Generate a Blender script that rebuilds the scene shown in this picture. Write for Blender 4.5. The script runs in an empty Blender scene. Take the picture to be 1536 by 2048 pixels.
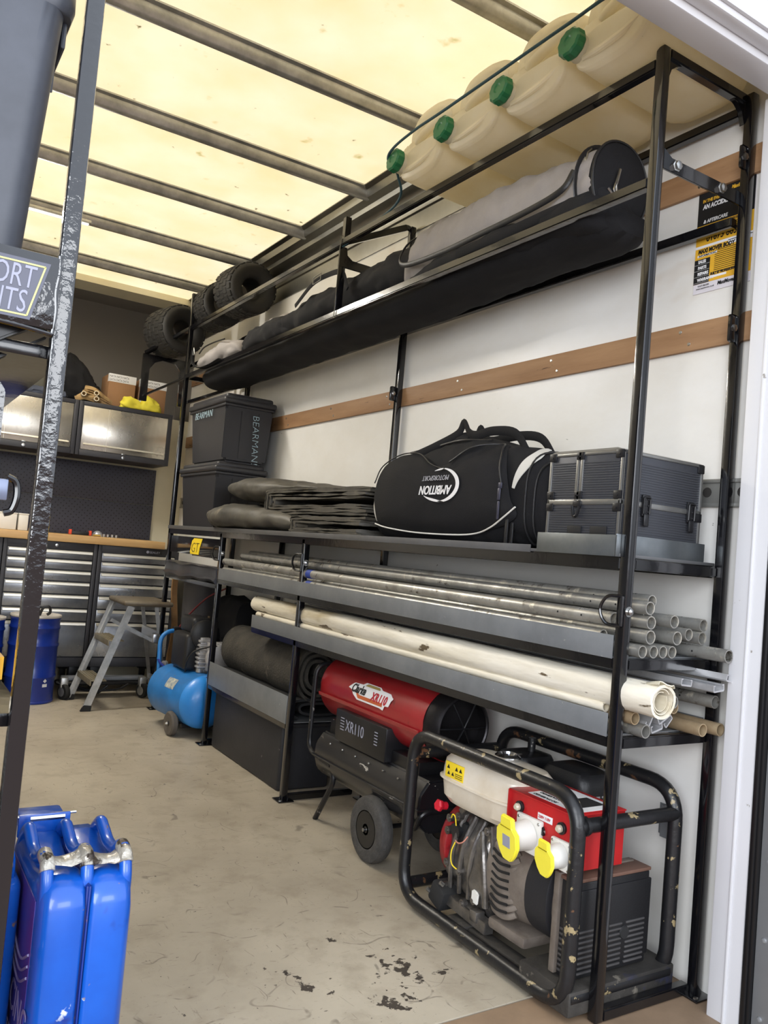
import bpy, bmesh, math, random
from math import sin, cos, pi, radians
from mathutils import Vector, Matrix, noise
random.seed(7)
S = bpy.context.scene
COL = S.collection
V = Vector

# ------------------------------------------------------------------ camera
def make_camera():
    f, a, b, g = 1638.28, 0.5578, 0.0501, 0.0863
    fw = V((sin(a)*cos(b), cos(a)*cos(b), sin(b)))
    rt = V((cos(a), -sin(a), 0)); up = rt.cross(fw)
    r2 = cos(g)*rt + sin(g)*up; u2 = -sin(g)*rt + cos(g)*up
    cd = bpy.data.cameras.new('camera'); c = bpy.data.objects.new('camera', cd); COL.objects.link(c)
    m = Matrix((r2, u2, -fw)).transposed().to_4x4(); m.translation = V((0, 0, 1.0))
    c.matrix_world = m
    cd.sensor_fit = 'HORIZONTAL'; cd.sensor_width = 36.0; cd.lens = f/1536*36
    cd.clip_start = 0.02; cd.clip_end = 200
    S.camera = c
make_camera()

# ------------------------------------------------------------------ materials
def lin(c):
    return tuple(((x/255)/12.92 if x/255 <= .04045 else ((x/255+.055)/1.055)**2.4) for x in c)
_M = {}
def mat(name, rgb, rough=.5, metal=0, var=0, vs=8, rgb2=None, bump=0, bs=40, coat=0, spots=None, transl=0, aniso=None, spec=.5, rv=0, stretch=None):
    """procedural principled material; rgb in 0..255 sRGB"""
    if name in _M: return _M[name]
    m = bpy.data.materials.new(name); m.use_nodes = True; nt = m.node_tree; N = nt.nodes; L = nt.links
    p = N['Principled BSDF']; c = (*lin(rgb), 1)
    p.inputs['Base Color'].default_value = c; p.inputs['Roughness'].default_value = rough
    p.inputs['Metallic'].default_value = metal; p.inputs['Specular IOR Level'].default_value = spec
    if coat: p.inputs['Coat Weight'].default_value = coat; p.inputs['Coat Roughness'].default_value = .08
    tc = N.new('ShaderNodeTexCoord'); vec = tc.outputs['Object']
    if stretch:
        mp = N.new('ShaderNodeMapping'); mp.inputs['Scale'].default_value = stretch; L.new(vec, mp.inputs[0]); vec = mp.outputs[0]
    col = None
    if var:
        n = N.new('ShaderNodeTexNoise'); n.inputs['Scale'].default_value = vs; n.inputs['Detail'].default_value = 6
        n.inputs['Roughness'].default_value = .65; L.new(vec, n.inputs['Vector'])
        r = N.new('ShaderNodeValToRGB'); r.color_ramp.elements[0].position = .35; r.color_ramp.elements[1].position = .68
        c2 = (*lin(rgb2), 1) if rgb2 else tuple(x*(1-var) for x in c[:3])+(1,)
        r.color_ramp.elements[0].color = c; r.color_ramp.elements[1].color = c2
        L.new(n.outputs['Fac'], r.inputs[0]); col = r.outputs[0]
        if rv:
            mr = N.new('ShaderNodeMapRange'); mr.inputs[1].default_value = .3; mr.inputs[2].default_value = .7
            mr.inputs[3].default_value = max(.02, rough-rv); mr.inputs[4].default_value = rough+rv
            L.new(n.outputs['Fac'], mr.inputs[0]); L.new(mr.outputs[0], p.inputs['Roughness'])
    for sp in (spots or []):    # (rgb, scale, threshold, softness)
        n2 = N.new('ShaderNodeTexNoise'); n2.inputs['Scale'].default_value = sp[1]; n2.inputs['Detail'].default_value = 4
        n2.inputs['Roughness'].default_value = .6; L.new(vec, n2.inputs['Vector'])
        mr = N.new('ShaderNodeMapRange'); mr.inputs[1].default_value = sp[2]; mr.inputs[2].default_value = sp[2]+sp[3]
        L.new(n2.outputs['Fac'], mr.inputs[0])
        mx = N.new('ShaderNodeMix'); mx.data_type = 'RGBA'
        L.new(mr.outputs[0], mx.inputs[0])
        if col: L.new(col, mx.inputs[6])
        else: mx.inputs[6].default_value = c
        mx.inputs[7].default_value = (*lin(sp[0]), 1); col = mx.outputs[2]
    if col: L.new(col, p.inputs['Base Color'])
    if bump:
        nb = N.new('ShaderNodeTexNoise'); nb.inputs['Scale'].default_value = bs; nb.inputs['Detail'].default_value = 3
        L.new(vec, nb.inputs['Vector'])
        b = N.new('ShaderNodeBump'); b.inputs['Strength'].default_value = bump; b.inputs['Distance'].default_value = .01
        L.new(nb.outputs['Fac'], b.inputs['Height']); L.new(b.outputs[0], p.inputs['Normal'])
        if coat: L.new(b.outputs[0], p.inputs['Coat Normal'])
    if transl:
        t = N.new('ShaderNodeBsdfTranslucent'); t.inputs[0].default_value = c
        if col: L.new(col, t.inputs[0])
        ms = N.new('ShaderNodeMixShader'); ms.inputs[0].default_value = transl
        L.new(p.outputs[0], ms.inputs[1]); L.new(t.outputs[0], ms.inputs[2])
        L.new(ms.outputs[0], N['Material Output'].inputs[0])
    _M[name] = m; return m

BLACK = mat('gloss_black_paint', (14, 14, 17), .16, coat=.5, bump=.04, bs=25)
BLACKW = mat('wavy_black_paint', (17, 17, 21), .1, coat=1, bump=.16, bs=70)
BLKPL = mat('black_plastic', (26, 26, 28), .45, bump=.1, bs=300)
RUB = mat('rubber', (30, 30, 31), .75, var=.4, vs=30)
TYRE = mat('tyre_rubber', (33, 32, 31), .65, var=.4, vs=20)
STEEL = mat('bright_steel', (190, 190, 188), .28, 1, var=.3, vs=20)
ALU = mat('mill_aluminium', (200, 200, 198), .38, .8, var=.35, vs=12, rgb2=(160, 160, 158), bump=.05, bs=80)
GALV = mat('grey_sheet_metal', (134, 137, 140), .42, .35, var=.25, vs=6, rgb2=(116, 119, 122), spots=[((160, 160, 158), 60, .68, .05)])
TUBE = mat('weathered_aluminium_tube', (186, 185, 180), .36, .6, var=1, vs=11, rgb2=(138, 135, 128), spots=[((84, 78, 68), 26, .60, .08), ((208, 202, 188), 16, .62, .06)], rv=.12)
TUBER = mat('rust_stained_tube', (184, 164, 132), .5, .4, var=1, vs=12, rgb2=(150, 126, 96), spots=[((84, 70, 54), 30, .64, .08)])
FAB = mat('black_fabric', (24, 24, 27), .85, var=.3, vs=6, bump=.25, bs=500, spec=.3)
FABG = mat('grey_fabric', (150, 145, 143), .85, var=.2, vs=5, bump=.2, bs=500, spots=[((120, 114, 108), 5, .6, .15)])
TARP = mat('dirty_tarpaulin', (88, 84, 75), .55, var=1, vs=5, rgb2=(56, 54, 49), spots=[((116, 108, 92), 9, .6, .14)], bump=.25, bs=25)
CARP = mat('dark_carpet', (72, 68, 60), .95, var=1, vs=9, rgb2=(46, 44, 40), bump=.5, bs=120, spots=[((108, 100, 86), 14, .64, .1)])
WHITE = mat('white_paint', (216, 216, 219), .35, spots=[((150, 145, 138), 22, .72, .02)], var=.05, vs=3)
WALLM = mat('white_wall_panel', (232, 231, 228), .32, var=.05, vs=3, rgb2=(222, 219, 212), spots=[((120, 116, 108), 38, .745, .012), ((196, 178, 156), 2.3, .66, .12)], bump=.03, bs=60, stretch=(1, .55, 1))
CREAM = mat('cream_panel', (222, 215, 190), .45, var=.08, vs=4)
WOODL = mat('timber_lath', (164, 128, 92), .6, var=1, vs=7, rgb2=(134, 98, 66), spots=[((78, 54, 36), 26, .68, .04)], bump=.15, bs=30, stretch=(1, .18, 1.6))
WOODT = mat('worktop_beech', (208, 172, 120), .45, var=1, vs=5, rgb2=(184, 144, 94), stretch=(.3, 4, 4))
STAIN = mat('brushed_stainless', (214, 208, 196), .28, .85, var=.4, vs=2.5, rgb2=(150, 146, 140), rv=.1, stretch=(1, 1, .6), spots=[((84, 82, 82), 1.7, .6, .12)])
STAIND = mat('dull_stainless', (172, 174, 178), .32, .8, var=.5, vs=3, rgb2=(112, 114, 120), rv=.1, spots=[((214, 214, 214), 6, .66, .1)])
CABG = mat('charcoal_cabinet_paint', (46, 46, 52), .5, var=.15, vs=6)
HANDLE = mat('satin_handle', (224, 220, 208), .35, .6)
BLUE = mat('blue_enamel', (16, 86, 184), .28, coat=.4, var=.25, vs=6, rgb2=(14, 74, 166), spots=[((206, 216, 232), 17, .70, .02), ((120, 100, 96), 34, .69, .03), ((18, 48, 130), 9, .63, .1)], bump=.04, bs=14)
BLUED = mat('drum_blue', (22, 50, 142), .3, coat=.3, var=.2, vs=8, spots=[((100, 90, 84), 40, .74, .02)])
BLUEC = mat('compressor_blue', (44, 128, 204), .4, var=.3, vs=7, rgb2=(36, 104, 170), spots=[((120, 112, 96), 40, .7, .03)])
RED = mat('red_enamel', (156, 30, 36), .32, coat=.3, var=.2, vs=6, spots=[((90, 20, 22), 12, .62, .1)])
REDG = mat('generator_red', (190, 34, 36), .4, var=.2, vs=7, rgb2=(166, 28, 32), spots=[((120, 60, 50), 40, .72, .03)])
YEL = mat('yellow_plastic', (250, 236, 70), .4, var=.08, vs=6)
YELP = mat('yellow_print', (236, 206, 40), .55)
GREENC = mat('green_cap', (30, 110, 66), .4, var=.2, vs=12)
HDPE = mat('natural_plastic', (250, 244, 226), .36, var=.12, vs=4, rgb2=(244, 234, 206), transl=.5, spots=[((150, 134, 100), 30, .73, .03)])
TANKW = mat('white_fuel_tank', (224, 216, 202), .3, coat=.2, var=.15, vs=5, rgb2=(206, 192, 170), spots=[((90, 80, 66), 40, .72, .03), ((176, 158, 130), 6, .6, .12)])
CASTAL = mat('oily_cast_aluminium', (150, 146, 142), .38, .85, var=1, vs=10, rgb2=(84, 80, 76), spots=[((48, 42, 38), 9, .58, .12)], bump=.35, bs=28)
CASTB = mat('dusty_cast_metal', (134, 124, 114), .6, .3, var=1, vs=9, rgb2=(98, 88, 80), bump=.15, bs=60)
WORN = mat('worn_black_paint', (26, 26, 28), .36, var=.2, vs=8, spots=[((148, 132, 98), 26, .62, .03), ((92, 64, 44), 18, .66, .03)], bump=.1, bs=60)
BLKM = mat('satin_black_metal', (24, 24, 27), .36, var=.3, vs=10, spots=[((136, 132, 126), 26, .69, .02)])
BROWND = mat('rusty_brown_cover', (112, 82, 68), .7, var=1, vs=8, rgb2=(92, 66, 54))
BASEP = mat('grimy_base_plate', (56, 52, 47), .7, var=1, vs=8, rgb2=(34, 32, 30), spots=[((28, 32, 60), 7, .6, .06), ((104, 98, 88), 20, .64, .06)], bump=.3, bs=40)
CARD = mat('cardboard', (150, 112, 78), .85, var=.1, vs=5)
CARDD = mat('kraft_board', (120, 88, 62), .85)
LPRINT = mat('white_print', (228, 228, 230), .6)
GPRINT = mat('grey_print', (150, 152, 168), .6)
SIGNG = mat('sign_face', (84, 86, 100), .45)
BPRINT = mat('black_print', (18, 18, 20), .6)
RPRINT = mat('red_print', (176, 26, 44), .5)
CHALK = mat('chalk_marker', (160, 184, 196), .8)
GOLD = mat('poster_gold', (226, 176, 52), .5, var=.12, vs=5, rgb2=(210, 158, 40))
PAPER = mat('poster_paper', (214, 210, 216), .6)
TAPE = mat('silver_tape', (200, 196, 186), .34, .45, var=1, vs=10, rgb2=(138, 128, 112), bump=.7, bs=45, spots=[((74, 66, 58), 30, .58, .05)])
BTAPE = mat('blue_tape', (34, 62, 150), .5)
PVC = mat('dirty_white_pvc', (232, 226, 212), .42, var=1, vs=7, rgb2=(206, 196, 172), spots=[((176, 160, 126), 9, .54, .14), ((96, 82, 62), 30, .635, .03)], bump=.7, bs=24, stretch=(1, .22, 1))
CASEM = mat('ribbed_case_panel', (72, 74, 80), .42, .5)
ROPE = mat('teal_cord', (36, 72, 82), .6, bump=.3, bs=400)
DGREY = mat('dark_grey_liner', (124, 120, 117), .7)
PURP = mat('purple_label', (78, 44, 116), .4, var=1, vs=9, rgb2=(46, 58, 150), spots=[((140, 140, 180), 16, .68, .05)])
REDC = mat('red_can_paint', (176, 22, 34), .3, coat=.3)
BINP = mat('bin_plastic', (78, 82, 92), .42, var=.35, vs=4, rgb2=(58, 61, 68), spots=[((150, 152, 158), 26, .75, .02)], bump=.05, bs=12)
CRATE = mat('crate_plastic', (38, 38, 43), .5, var=.15, vs=5, bump=.05, bs=300)
DUST = mat('grey_bin_plastic', (74, 72, 74), .55, var=.2, vs=3)
GLASSM = mat('indicator_lens', (190, 180, 160), .15)
WPLAS = mat('white_plastic', (222, 220, 214), .4, var=.06, vs=8)
YRAG = mat('yellow_cloth', (226, 212, 66), .85, var=.15, vs=12)
STRAP = mat('tan_webbing', (176, 146, 98), .85, var=1, vs=14, rgb2=(112, 88, 60))

# ------------------------------------------------------------------ mesh builder
class B:
    def __init__(s): s.bm = bmesh.new(); s.mi = 0
    def _new(s, n0):
        s.bm.faces.ensure_lookup_table()
        for f in s.bm.faces[n0:]: f.material_index = s.mi
    def box(s, x0, x1, y0, y1, z0, z1, bev=0, seg=2, rot=None, piv=None):
        n0 = len(s.bm.faces)
        m = Matrix.Translation(((x0+x1)/2, (y0+y1)/2, (z0+z1)/2)) @ Matrix.Diagonal((abs(x1-x0), abs(y1-y0), abs(z1-z0), 1))
        t = bmesh.new(); r = bmesh.ops.create_cube(t, size=1, matrix=m)
        if bev: bmesh.ops.bevel(t, geom=t.edges[:], offset=bev, segments=seg, affect='EDGES', profile=.5)
        if rot is not None:
            pv = V(piv) if piv else V(((x0+x1)/2, (y0+y1)/2, (z0+z1)/2))
            bmesh.ops.transform(t, matrix=Matrix.Translation(pv) @ rot.to_4x4() @ Matrix.Translation(-pv), verts=t.verts[:])
        s.merge(t); return s
    def merge(s, t):
        n0 = len(s.bm.faces); me = bpy.data.meshes.new('t'); t.to_mesh(me); t.free(); s.bm.from_mesh(me); bpy.data.meshes.remove(me); s._new(n0)
    def bar(s, p0, p1, w, h, up=(0, 0, 1), bev=0.0015):
        p0, p1 = V(p0), V(p1); d = p1-p0; l = d.length; d.normalize(); u = V(up)
        if abs(d.dot(u)) > .99: u = V((0, 1, 0))
        sd = d.cross(u).normalized(); u = sd.cross(d).normalized()
        t = bmesh.new(); bmesh.ops.create_cube(t, size=1, matrix=Matrix.Diagonal((w, l, h, 1)))
        if bev: bmesh.ops.bevel(t, geom=t.edges[:], offset=bev, segments=2, affect='EDGES')
        R = Matrix((sd, d, u)).transposed().to_4x4(); R.translation = (p0+p1)/2
        bmesh.ops.transform(t, matrix=R, verts=t.verts[:]); s.merge(t); return s
    def loft(s, rings, cap=True, closed=False):
        n0 = len(s.bm.faces); vs = [[s.bm.verts.new(p) for p in r] for r in rings]; n = len(vs[0])
        pr = list(zip(vs[:-1], vs[1:])) + ([(vs[-1], vs[0])] if closed else [])
        for a, b in pr:
            for i in range(n):
                j = (i+1) % n
                try: s.bm.faces.new((a[i], a[j], b[j], b[i]))
                except ValueError: pass
        if cap and not closed:
            for r, fl in ((vs[0], True), (vs[-1], False)):
                try: s.bm.faces.new(list(reversed(r)) if fl else r)
                except ValueError: pass
        s._new(n0); return s
    def tube(s, pts, r, seg=10, closed=False, cap=True, r2=None):
        pts = [V(p) for p in pts]; n = len(pts); T = []
        for i in range(n):
            a = pts[i-1] if (i > 0 or closed) else pts[i]; b = pts[(i+1) % n] if (i < n-1 or closed) else pts[i]
            d = (b-a); T.append(d.normalized() if d.length > 1e-9 else V((0, 0, 1)))
        u = V((0, 0, 1)) if abs(T[0].z) < .9 else V((1, 0, 0))
        nrm = (u - T[0]*u.dot(T[0])).normalized(); rings = []
        for i in range(n):
            nrm = (nrm - T[i]*nrm.dot(T[i])).normalized(); bn = T[i].cross(nrm)
            rr = r(i/(n-1)) if callable(r) else r
            rings.append([pts[i] + nrm*cos(2*pi*k/seg)*rr + bn*sin(2*pi*k/seg)*(rr if r2 is None else r2) for k in range(seg)])
        return s.loft(rings, cap=cap, closed=closed)
    def pipe(s, p0, p1, ro, ri, seg=20):
        p0, p1 = V(p0), V(p1); d = (p1-p0).normalized(); u = V((0, 0, 1)) if abs(d.z) < .9 else V((1, 0, 0))
        a = d.cross(u).normalized(); b = d.cross(a)
        def R(p, r): return [p + a*cos(2*pi*k/seg)*r + b*sin(2*pi*k/seg)*r for k in range(seg)]
        return s.loft([R(p0, ro), R(p1, ro), R(p1, ri), R(p0, ri)], cap=False, closed=True)
    def lathe(s, prof, o=(0, 0, 0), axis=(0, 0, 1), seg=28, cap=True):
        o = V(o); d = V(axis).normalized(); u = V((0, 0, 1)) if abs(d.z) < .9 else V((1, 0, 0))
        a = d.cross(u).normalized(); b = d.cross(a)
        return s.loft([[o + d*h + a*cos(2*pi*k/seg)*r + b*sin(2*pi*k/seg)*r for k in range(seg)] for r, h in prof], cap=cap)
    def prism(s, poly, o, u, v, depth, bev=0):
        """2-D polygon in plane (u, v) at o, extruded along u x v by depth"""
        o, u, v = V(o), V(u).normalized(), V(v).normalized(); n = u.cross(v)
        t = bmesh.new(); a = [t.verts.new(o+u*x+v*y) for x, y in poly]; f = t.faces.new(a)
        r = bmesh.ops.extrude_face_region(t, geom=[f]); bmesh.ops.translate(t, vec=n*depth, verts=[q for q in r['geom'] if isinstance(q, bmesh.types.BMVert)])
        bmesh.ops.recalc_face_normals(t, faces=t.faces[:])
        if bev: bmesh.ops.bevel(t, geom=t.edges[:], offset=bev, segments=2, affect='EDGES')
        s.merge(t); return s
    def text(s, txt, o, u, v, size, shear=0, sx=1, ext=.0006, bold=0, align='LEFT'):
        cu = bpy.data.curves.new('t', 'FONT'); cu.body = txt; cu.size = size; cu.shear = shear; cu.extrude = ext; cu.offset = bold
        cu.align_x = align; cu.resolution_u = 3
        ob = bpy.data.objects.new('t', cu); me = bpy.data.meshes.new_from_object(ob)
        u, v = V(u).normalized(), V(v).normalized(); n = u.cross(v)
        M = Matrix((u*sx, v, n)).transposed().to_4x4(); M.translation = V(o); me.transform(M)
        n0 = len(s.bm.faces); s.bm.from_mesh(me); s._new(n0)
        bpy.data.objects.remove(ob); bpy.data.curves.remove(cu); bpy.data.meshes.remove(me); return s
    def disp(s, amp, freq, seed=0, amp2=0, f2=0):
        s.bm.normal_update(); o = V((seed*3.7, seed*1.3, seed*.7))
        for v in s.bm.verts:
            d = noise.noise(v.co*freq+o)*amp
            if amp2: d += (1-abs(noise.noise(v.co*f2+o*2))*2)*amp2
            v.co = v.co + v.normal*d
        return s

def fillet(pts, r, n=6, closed=False):
    pts = [V(p) for p in pts]; out = []; m = len(pts)
    for i, p in enumerate(pts):
        if not closed and i in (0, m-1): out.append(p); continue
        a, b = pts[i-1], pts[(i+1) % m]; da, db = (a-p), (b-p); k = min(r, da.length*.45, db.length*.45)
        A, Bq = p+da.normalized()*k, p+db.normalized()*k
        for j in range(n+1):
            t = j/n; out.append(A*(1-t)**2 + p*2*t*(1-t) + Bq*t*t)
    return out
def smoothp(pts, n=8):
    """Catmull-Rom through points"""
    P = [V(p) for p in pts]; P = [P[0]*2-P[1]] + P + [P[-1]*2-P[-2]]; out = []
    for i in range(1, len(P)-2):
        for j in range(n):
            t = j/n; a, b, c, d = P[i-1], P[i], P[i+1], P[i+2]
            out.append(.5*((2*b)+(c-a)*t+(2*a-5*b+4*c-d)*t*t+(3*b-a-3*c+d)*t**3))
    out.append(P[-2]); return out

def wloc(o):
    l = V(o.location)
    while o.parent: o = o.parent; l += V(o.location)
    return l
def obj(name, b, m, parent=None, loc=None, label=None, sharp=35, sub=0, smooth=True):
    """links the builder's mesh (world coordinates) as ONE object; parent offset handled"""
    bm = b.bm
    bmesh.ops.recalc_face_normals(bm, faces=bm.faces[:]) if getattr(b, 'recalc', True) else None
    if parent is None and loc is None:
        xs = [v.co.x for v in bm.verts]; ys = [v.co.y for v in bm.verts]; zs = [v.co.z for v in bm.verts]
        loc = V(((min(xs)+max(xs))/2, (min(ys)+max(ys))/2, min(zs)))
    base = wloc(parent) if parent else V((0, 0, 0))
    L0 = V(loc) if (loc is not None) else base
    for v in bm.verts: v.co -= L0
    for f in bm.faces: f.smooth = smooth
    for e in bm.edges:
        if len(e.link_faces) == 2 and e.calc_face_angle(0) > radians(sharp): e.smooth = False
    me = bpy.data.meshes.new(name); bm.to_mesh(me); bm.free()
    for x in (m if isinstance(m, (list, tuple)) else [m]): me.materials.append(x)
    o = bpy.data.objects.new(name, me); COL.objects.link(o)
    o.location = L0-base if parent else L0
    if parent: o.parent = parent
    if label: o['label'] = label
    if sub:
        md = o.modifiers.new('subdivision', 'SUBSURF'); md.levels = sub; md.render_levels = sub
    return o
def thing(name, label, cat, loc=(0, 0, 0), rz=0, group=None):
    o = bpy.data.objects.new(name, None); COL.objects.link(o); o.location = loc; o.rotation_euler = (0, 0, rz)
    o.empty_display_size = .05; o['label'] = label; o['category'] = cat
    if group: o['group'] = group
    return o
def tag(o, label, cat, group=None):
    o['label'] = label; o['category'] = cat
    if group: o['group'] = group
    return o
def struct(name, b, m, **k):
    o = obj(name, b, m, **k); o['kind'] = 'structure'; return o
def dup(root, loc, rz=None, label=None):
    r = root.copy(); COL.objects.link(r); r.location = loc
    if rz is not None: r.rotation_euler = (0, 0, rz)
    if label: r['label'] = label
    for ch in list(root.children):
        c = ch.copy(); COL.objects.link(c); c.parent = r
        for g in list(ch.children):
            d = g.copy(); COL.objects.link(d); d.parent = c
    return r
# ------------------------------------------------------------------ the van body
XW, XL, YB, ZC = 1.825, -.15, 5.62, 2.60     # right wall, left wall, bulkhead, roof
# floor : phenolic ply with a woven grip pattern, scuffs and oil spots
def floor_mat():
    m = bpy.data.materials.new('van_floor_ply'); m.use_nodes = True; nt = m.node_tree; N, L = nt.nodes, nt.links
    p = N['Principled BSDF']; p.inputs['Roughness'].default_value = .5
    tc = N.new('ShaderNodeTexCoord')
    def nz(sc, det=5, rough=.6, st=None, dist=0):
        n = N.new('ShaderNodeTexNoise'); n.inputs['Scale'].default_value = sc; n.inputs['Detail'].default_value = det; n.inputs['Roughness'].default_value = rough
        n.inputs['Distortion'].default_value = dist
        if st:
            mp = N.new('ShaderNodeMapping'); mp.inputs['Scale'].default_value = st[0]; mp.inputs['Rotation'].default_value = (0, 0, st[1]); L.new(tc.outputs['Object'], mp.inputs[0]); L.new(mp.outputs[0], n.inputs['Vector'])
        else: L.new(tc.outputs['Object'], n.inputs['Vector'])
        return n.outputs['Fac']
    def ramp(f, a, b):
        r = N.new('ShaderNodeMapRange'); r.inputs[1].default_value = a; r.inputs[2].default_value = b; L.new(f, r.inputs[0]); return r.outputs[0]
    def mix(f, A, Bc, k=1):
        x = N.new('ShaderNodeMix'); x.data_type = 'RGBA'
        if k != 1:
            q = N.new('ShaderNodeMath'); q.operation = 'MULTIPLY'; q.inputs[1].default_value = k; L.new(f, q.inputs[0]); f = q.outputs[0]
        L.new(f, x.inputs[0])
        for i, c in ((6, A), (7, Bc)):
            if isinstance(c, tuple): x.inputs[i].default_value = (*lin(c), 1)
            else: L.new(c, x.inputs[i])
        return x.outputs[2]
    c = mix(ramp(nz(2.2), .35, .65), (180, 170, 152), (160, 150, 133))
    c = mix(ramp(nz(9, 6), .5, .72), c, (136, 124, 106), .55)
    c = mix(ramp(nz(26, 3, .5, ((1, 7, 1), .7), 1.5), .68, .72), c, (84, 74, 62), .6)
    c = mix(ramp(nz(19, 3, .5, ((7, 1, 1), .5), 1.2), .69, .73), c, (92, 80, 66), .55)
    c = mix(ramp(nz(60, 2, .5), .74, .77), c, (54, 48, 42), .9)
    # hair-line scuffs : thin contours of slow noise, broken up by a second noise
    def hair(sc, seedv, col_, k, wd=.0035):
        global _hs
        n = N.new('ShaderNodeTexNoise'); n.inputs['Scale'].default_value = sc; n.inputs['Detail'].default_value = 1.5; mp = N.new('ShaderNodeMapping'); mp.inputs['Location'].default_value = (seedv, seedv*2, 0); L.new(tc.outputs['Object'], mp.inputs[0]); L.new(mp.outputs[0], n.inputs['Vector'])
        a = N.new('ShaderNodeMath'); a.operation = 'SUBTRACT'; L.new(n.outputs['Fac'], a.inputs[0]); a.inputs[1].default_value = .5
        ab = N.new('ShaderNodeMath'); ab.operation = 'ABSOLUTE'; L.new(a.outputs[0], ab.inputs[0])
        ln = N.new('ShaderNodeMapRange'); ln.inputs[1].default_value = wd*.4; ln.inputs[2].default_value = wd; ln.inputs[3].default_value = 1; ln.inputs[4].default_value = 0; L.new(ab.outputs[0], ln.inputs[0])
        m2 = N.new('ShaderNodeMath'); m2.operation = 'MULTIPLY'; L.new(ln.outputs[0], m2.inputs[0]); L.new(ramp(nz(3.3+seedv, 3), .54, .62), m2.inputs[1])
        return mix(m2.outputs[0], c, col_, k)
    for sc_, sd_ in ((3.1, 1.3), (4.3, 4.1), (5.2, 7.7), (2.4, 9.2)): c = hair(sc_, sd_, (80, 71, 62), .5)
    # oil spots: two patches near the doorway, clear elsewhere
    def patch(px, py, r, sc, th):
        vm = N.new('ShaderNodeVectorMath'); vm.operation = 'DISTANCE'; L.new(tc.outputs['Object'], vm.inputs[0]); vm.inputs[1].default_value = (px, py, 0)
        q = N.new('ShaderNodeMapRange'); q.inputs[1].default_value = 0; q.inputs[2].default_value = r; q.inputs[3].default_value = .17; q.inputs[4].default_value = -.1; L.new(vm.outputs['Value'], q.inputs[0])
        a = N.new('ShaderNodeMath'); a.operation = 'ADD'; L.new(nz(sc, 5, .6), a.inputs[0]); L.new(q.outputs[0], a.inputs[1])
        return ramp(a.outputs[0], th, th+.03)
    for px, py, r, sc, th in OIL: c = mix(patch(px, py, r, sc, th), c, (44, 37, 33), .93)
    L.new(c, p.inputs['Base Color'])
    w = N.new('ShaderNodeTexChecker'); w.inputs['Scale'].default_value = 260; L.new(tc.outputs['Object'], w.inputs[0])
    b = N.new('ShaderNodeBump'); b.inputs['Strength'].default_value = .12; b.inputs['Distance'].default_value = .002; L.new(w.outputs['Fac'], b.inputs['Height']); L.new(b.outputs[0], p.inputs['Normal'])
    return m
OIL = [(1.205, 1.665, .10, 22, .59), (1.10, 1.535, .095, 30, .60), (1.115, 1.86, .07, 34, .66), (.95, 1.7, .4, 26, .735), (1.28, 1.60, .05, 30, .63), (1.19, 1.60, .14, 40, .70)]
b = B(); b.box(XL, XW+.05, 1.435, YB+.1, -.03, 0)
struct('floor', b, floor_mat(), loc=V((0, 0, 0)))
b = B(); b.box(XL, XW+.05, .95, 1.43, -.03, -.001)
struct('trim_1', b, mat('threshold_board', (146, 122, 98), .55, var=1, vs=5, rgb2=(120, 100, 80)))
b = B(); b.box(XW, XW+.04, 1.19, YB, 0, ZC)
struct('wall_right', b, WALLM)
b = B(); b.box(XL-.04, XL, 1.10, YB, -.02, ZC)
struct('wall_left', b, WALLM)
# bulkhead with the dark cab-peak opening above it
b = B(); b.box(XL, XW, YB, YB+.03, 0, 1.80)
struct('wall_front', b, CREAM)
b = B(); b.box(XL, XW, YB+.34, YB+.38, 1.70, 2.62); b.box(XL, XW, YB+.03, YB+.34, 1.74, 1.80); b.box(XL-.03, XL, YB, YB+.38, 1.7, 2.62); b.box(XW, XW+.03, YB, YB+.38, 1.7, 2.62); b.box(XL, XW, YB, YB+.38, 2.58, 2.62)
struct('wall_peak', b, DGREY)
b = B(); b.prism([(0, 0), (.21, -.0), (.21, .05), (.02, .05)], (XL, 5.41, 2.555), (0, 1, 0), (0, 0, 1), XW-XL)
struct('trim_2', b, CREAM)
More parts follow.
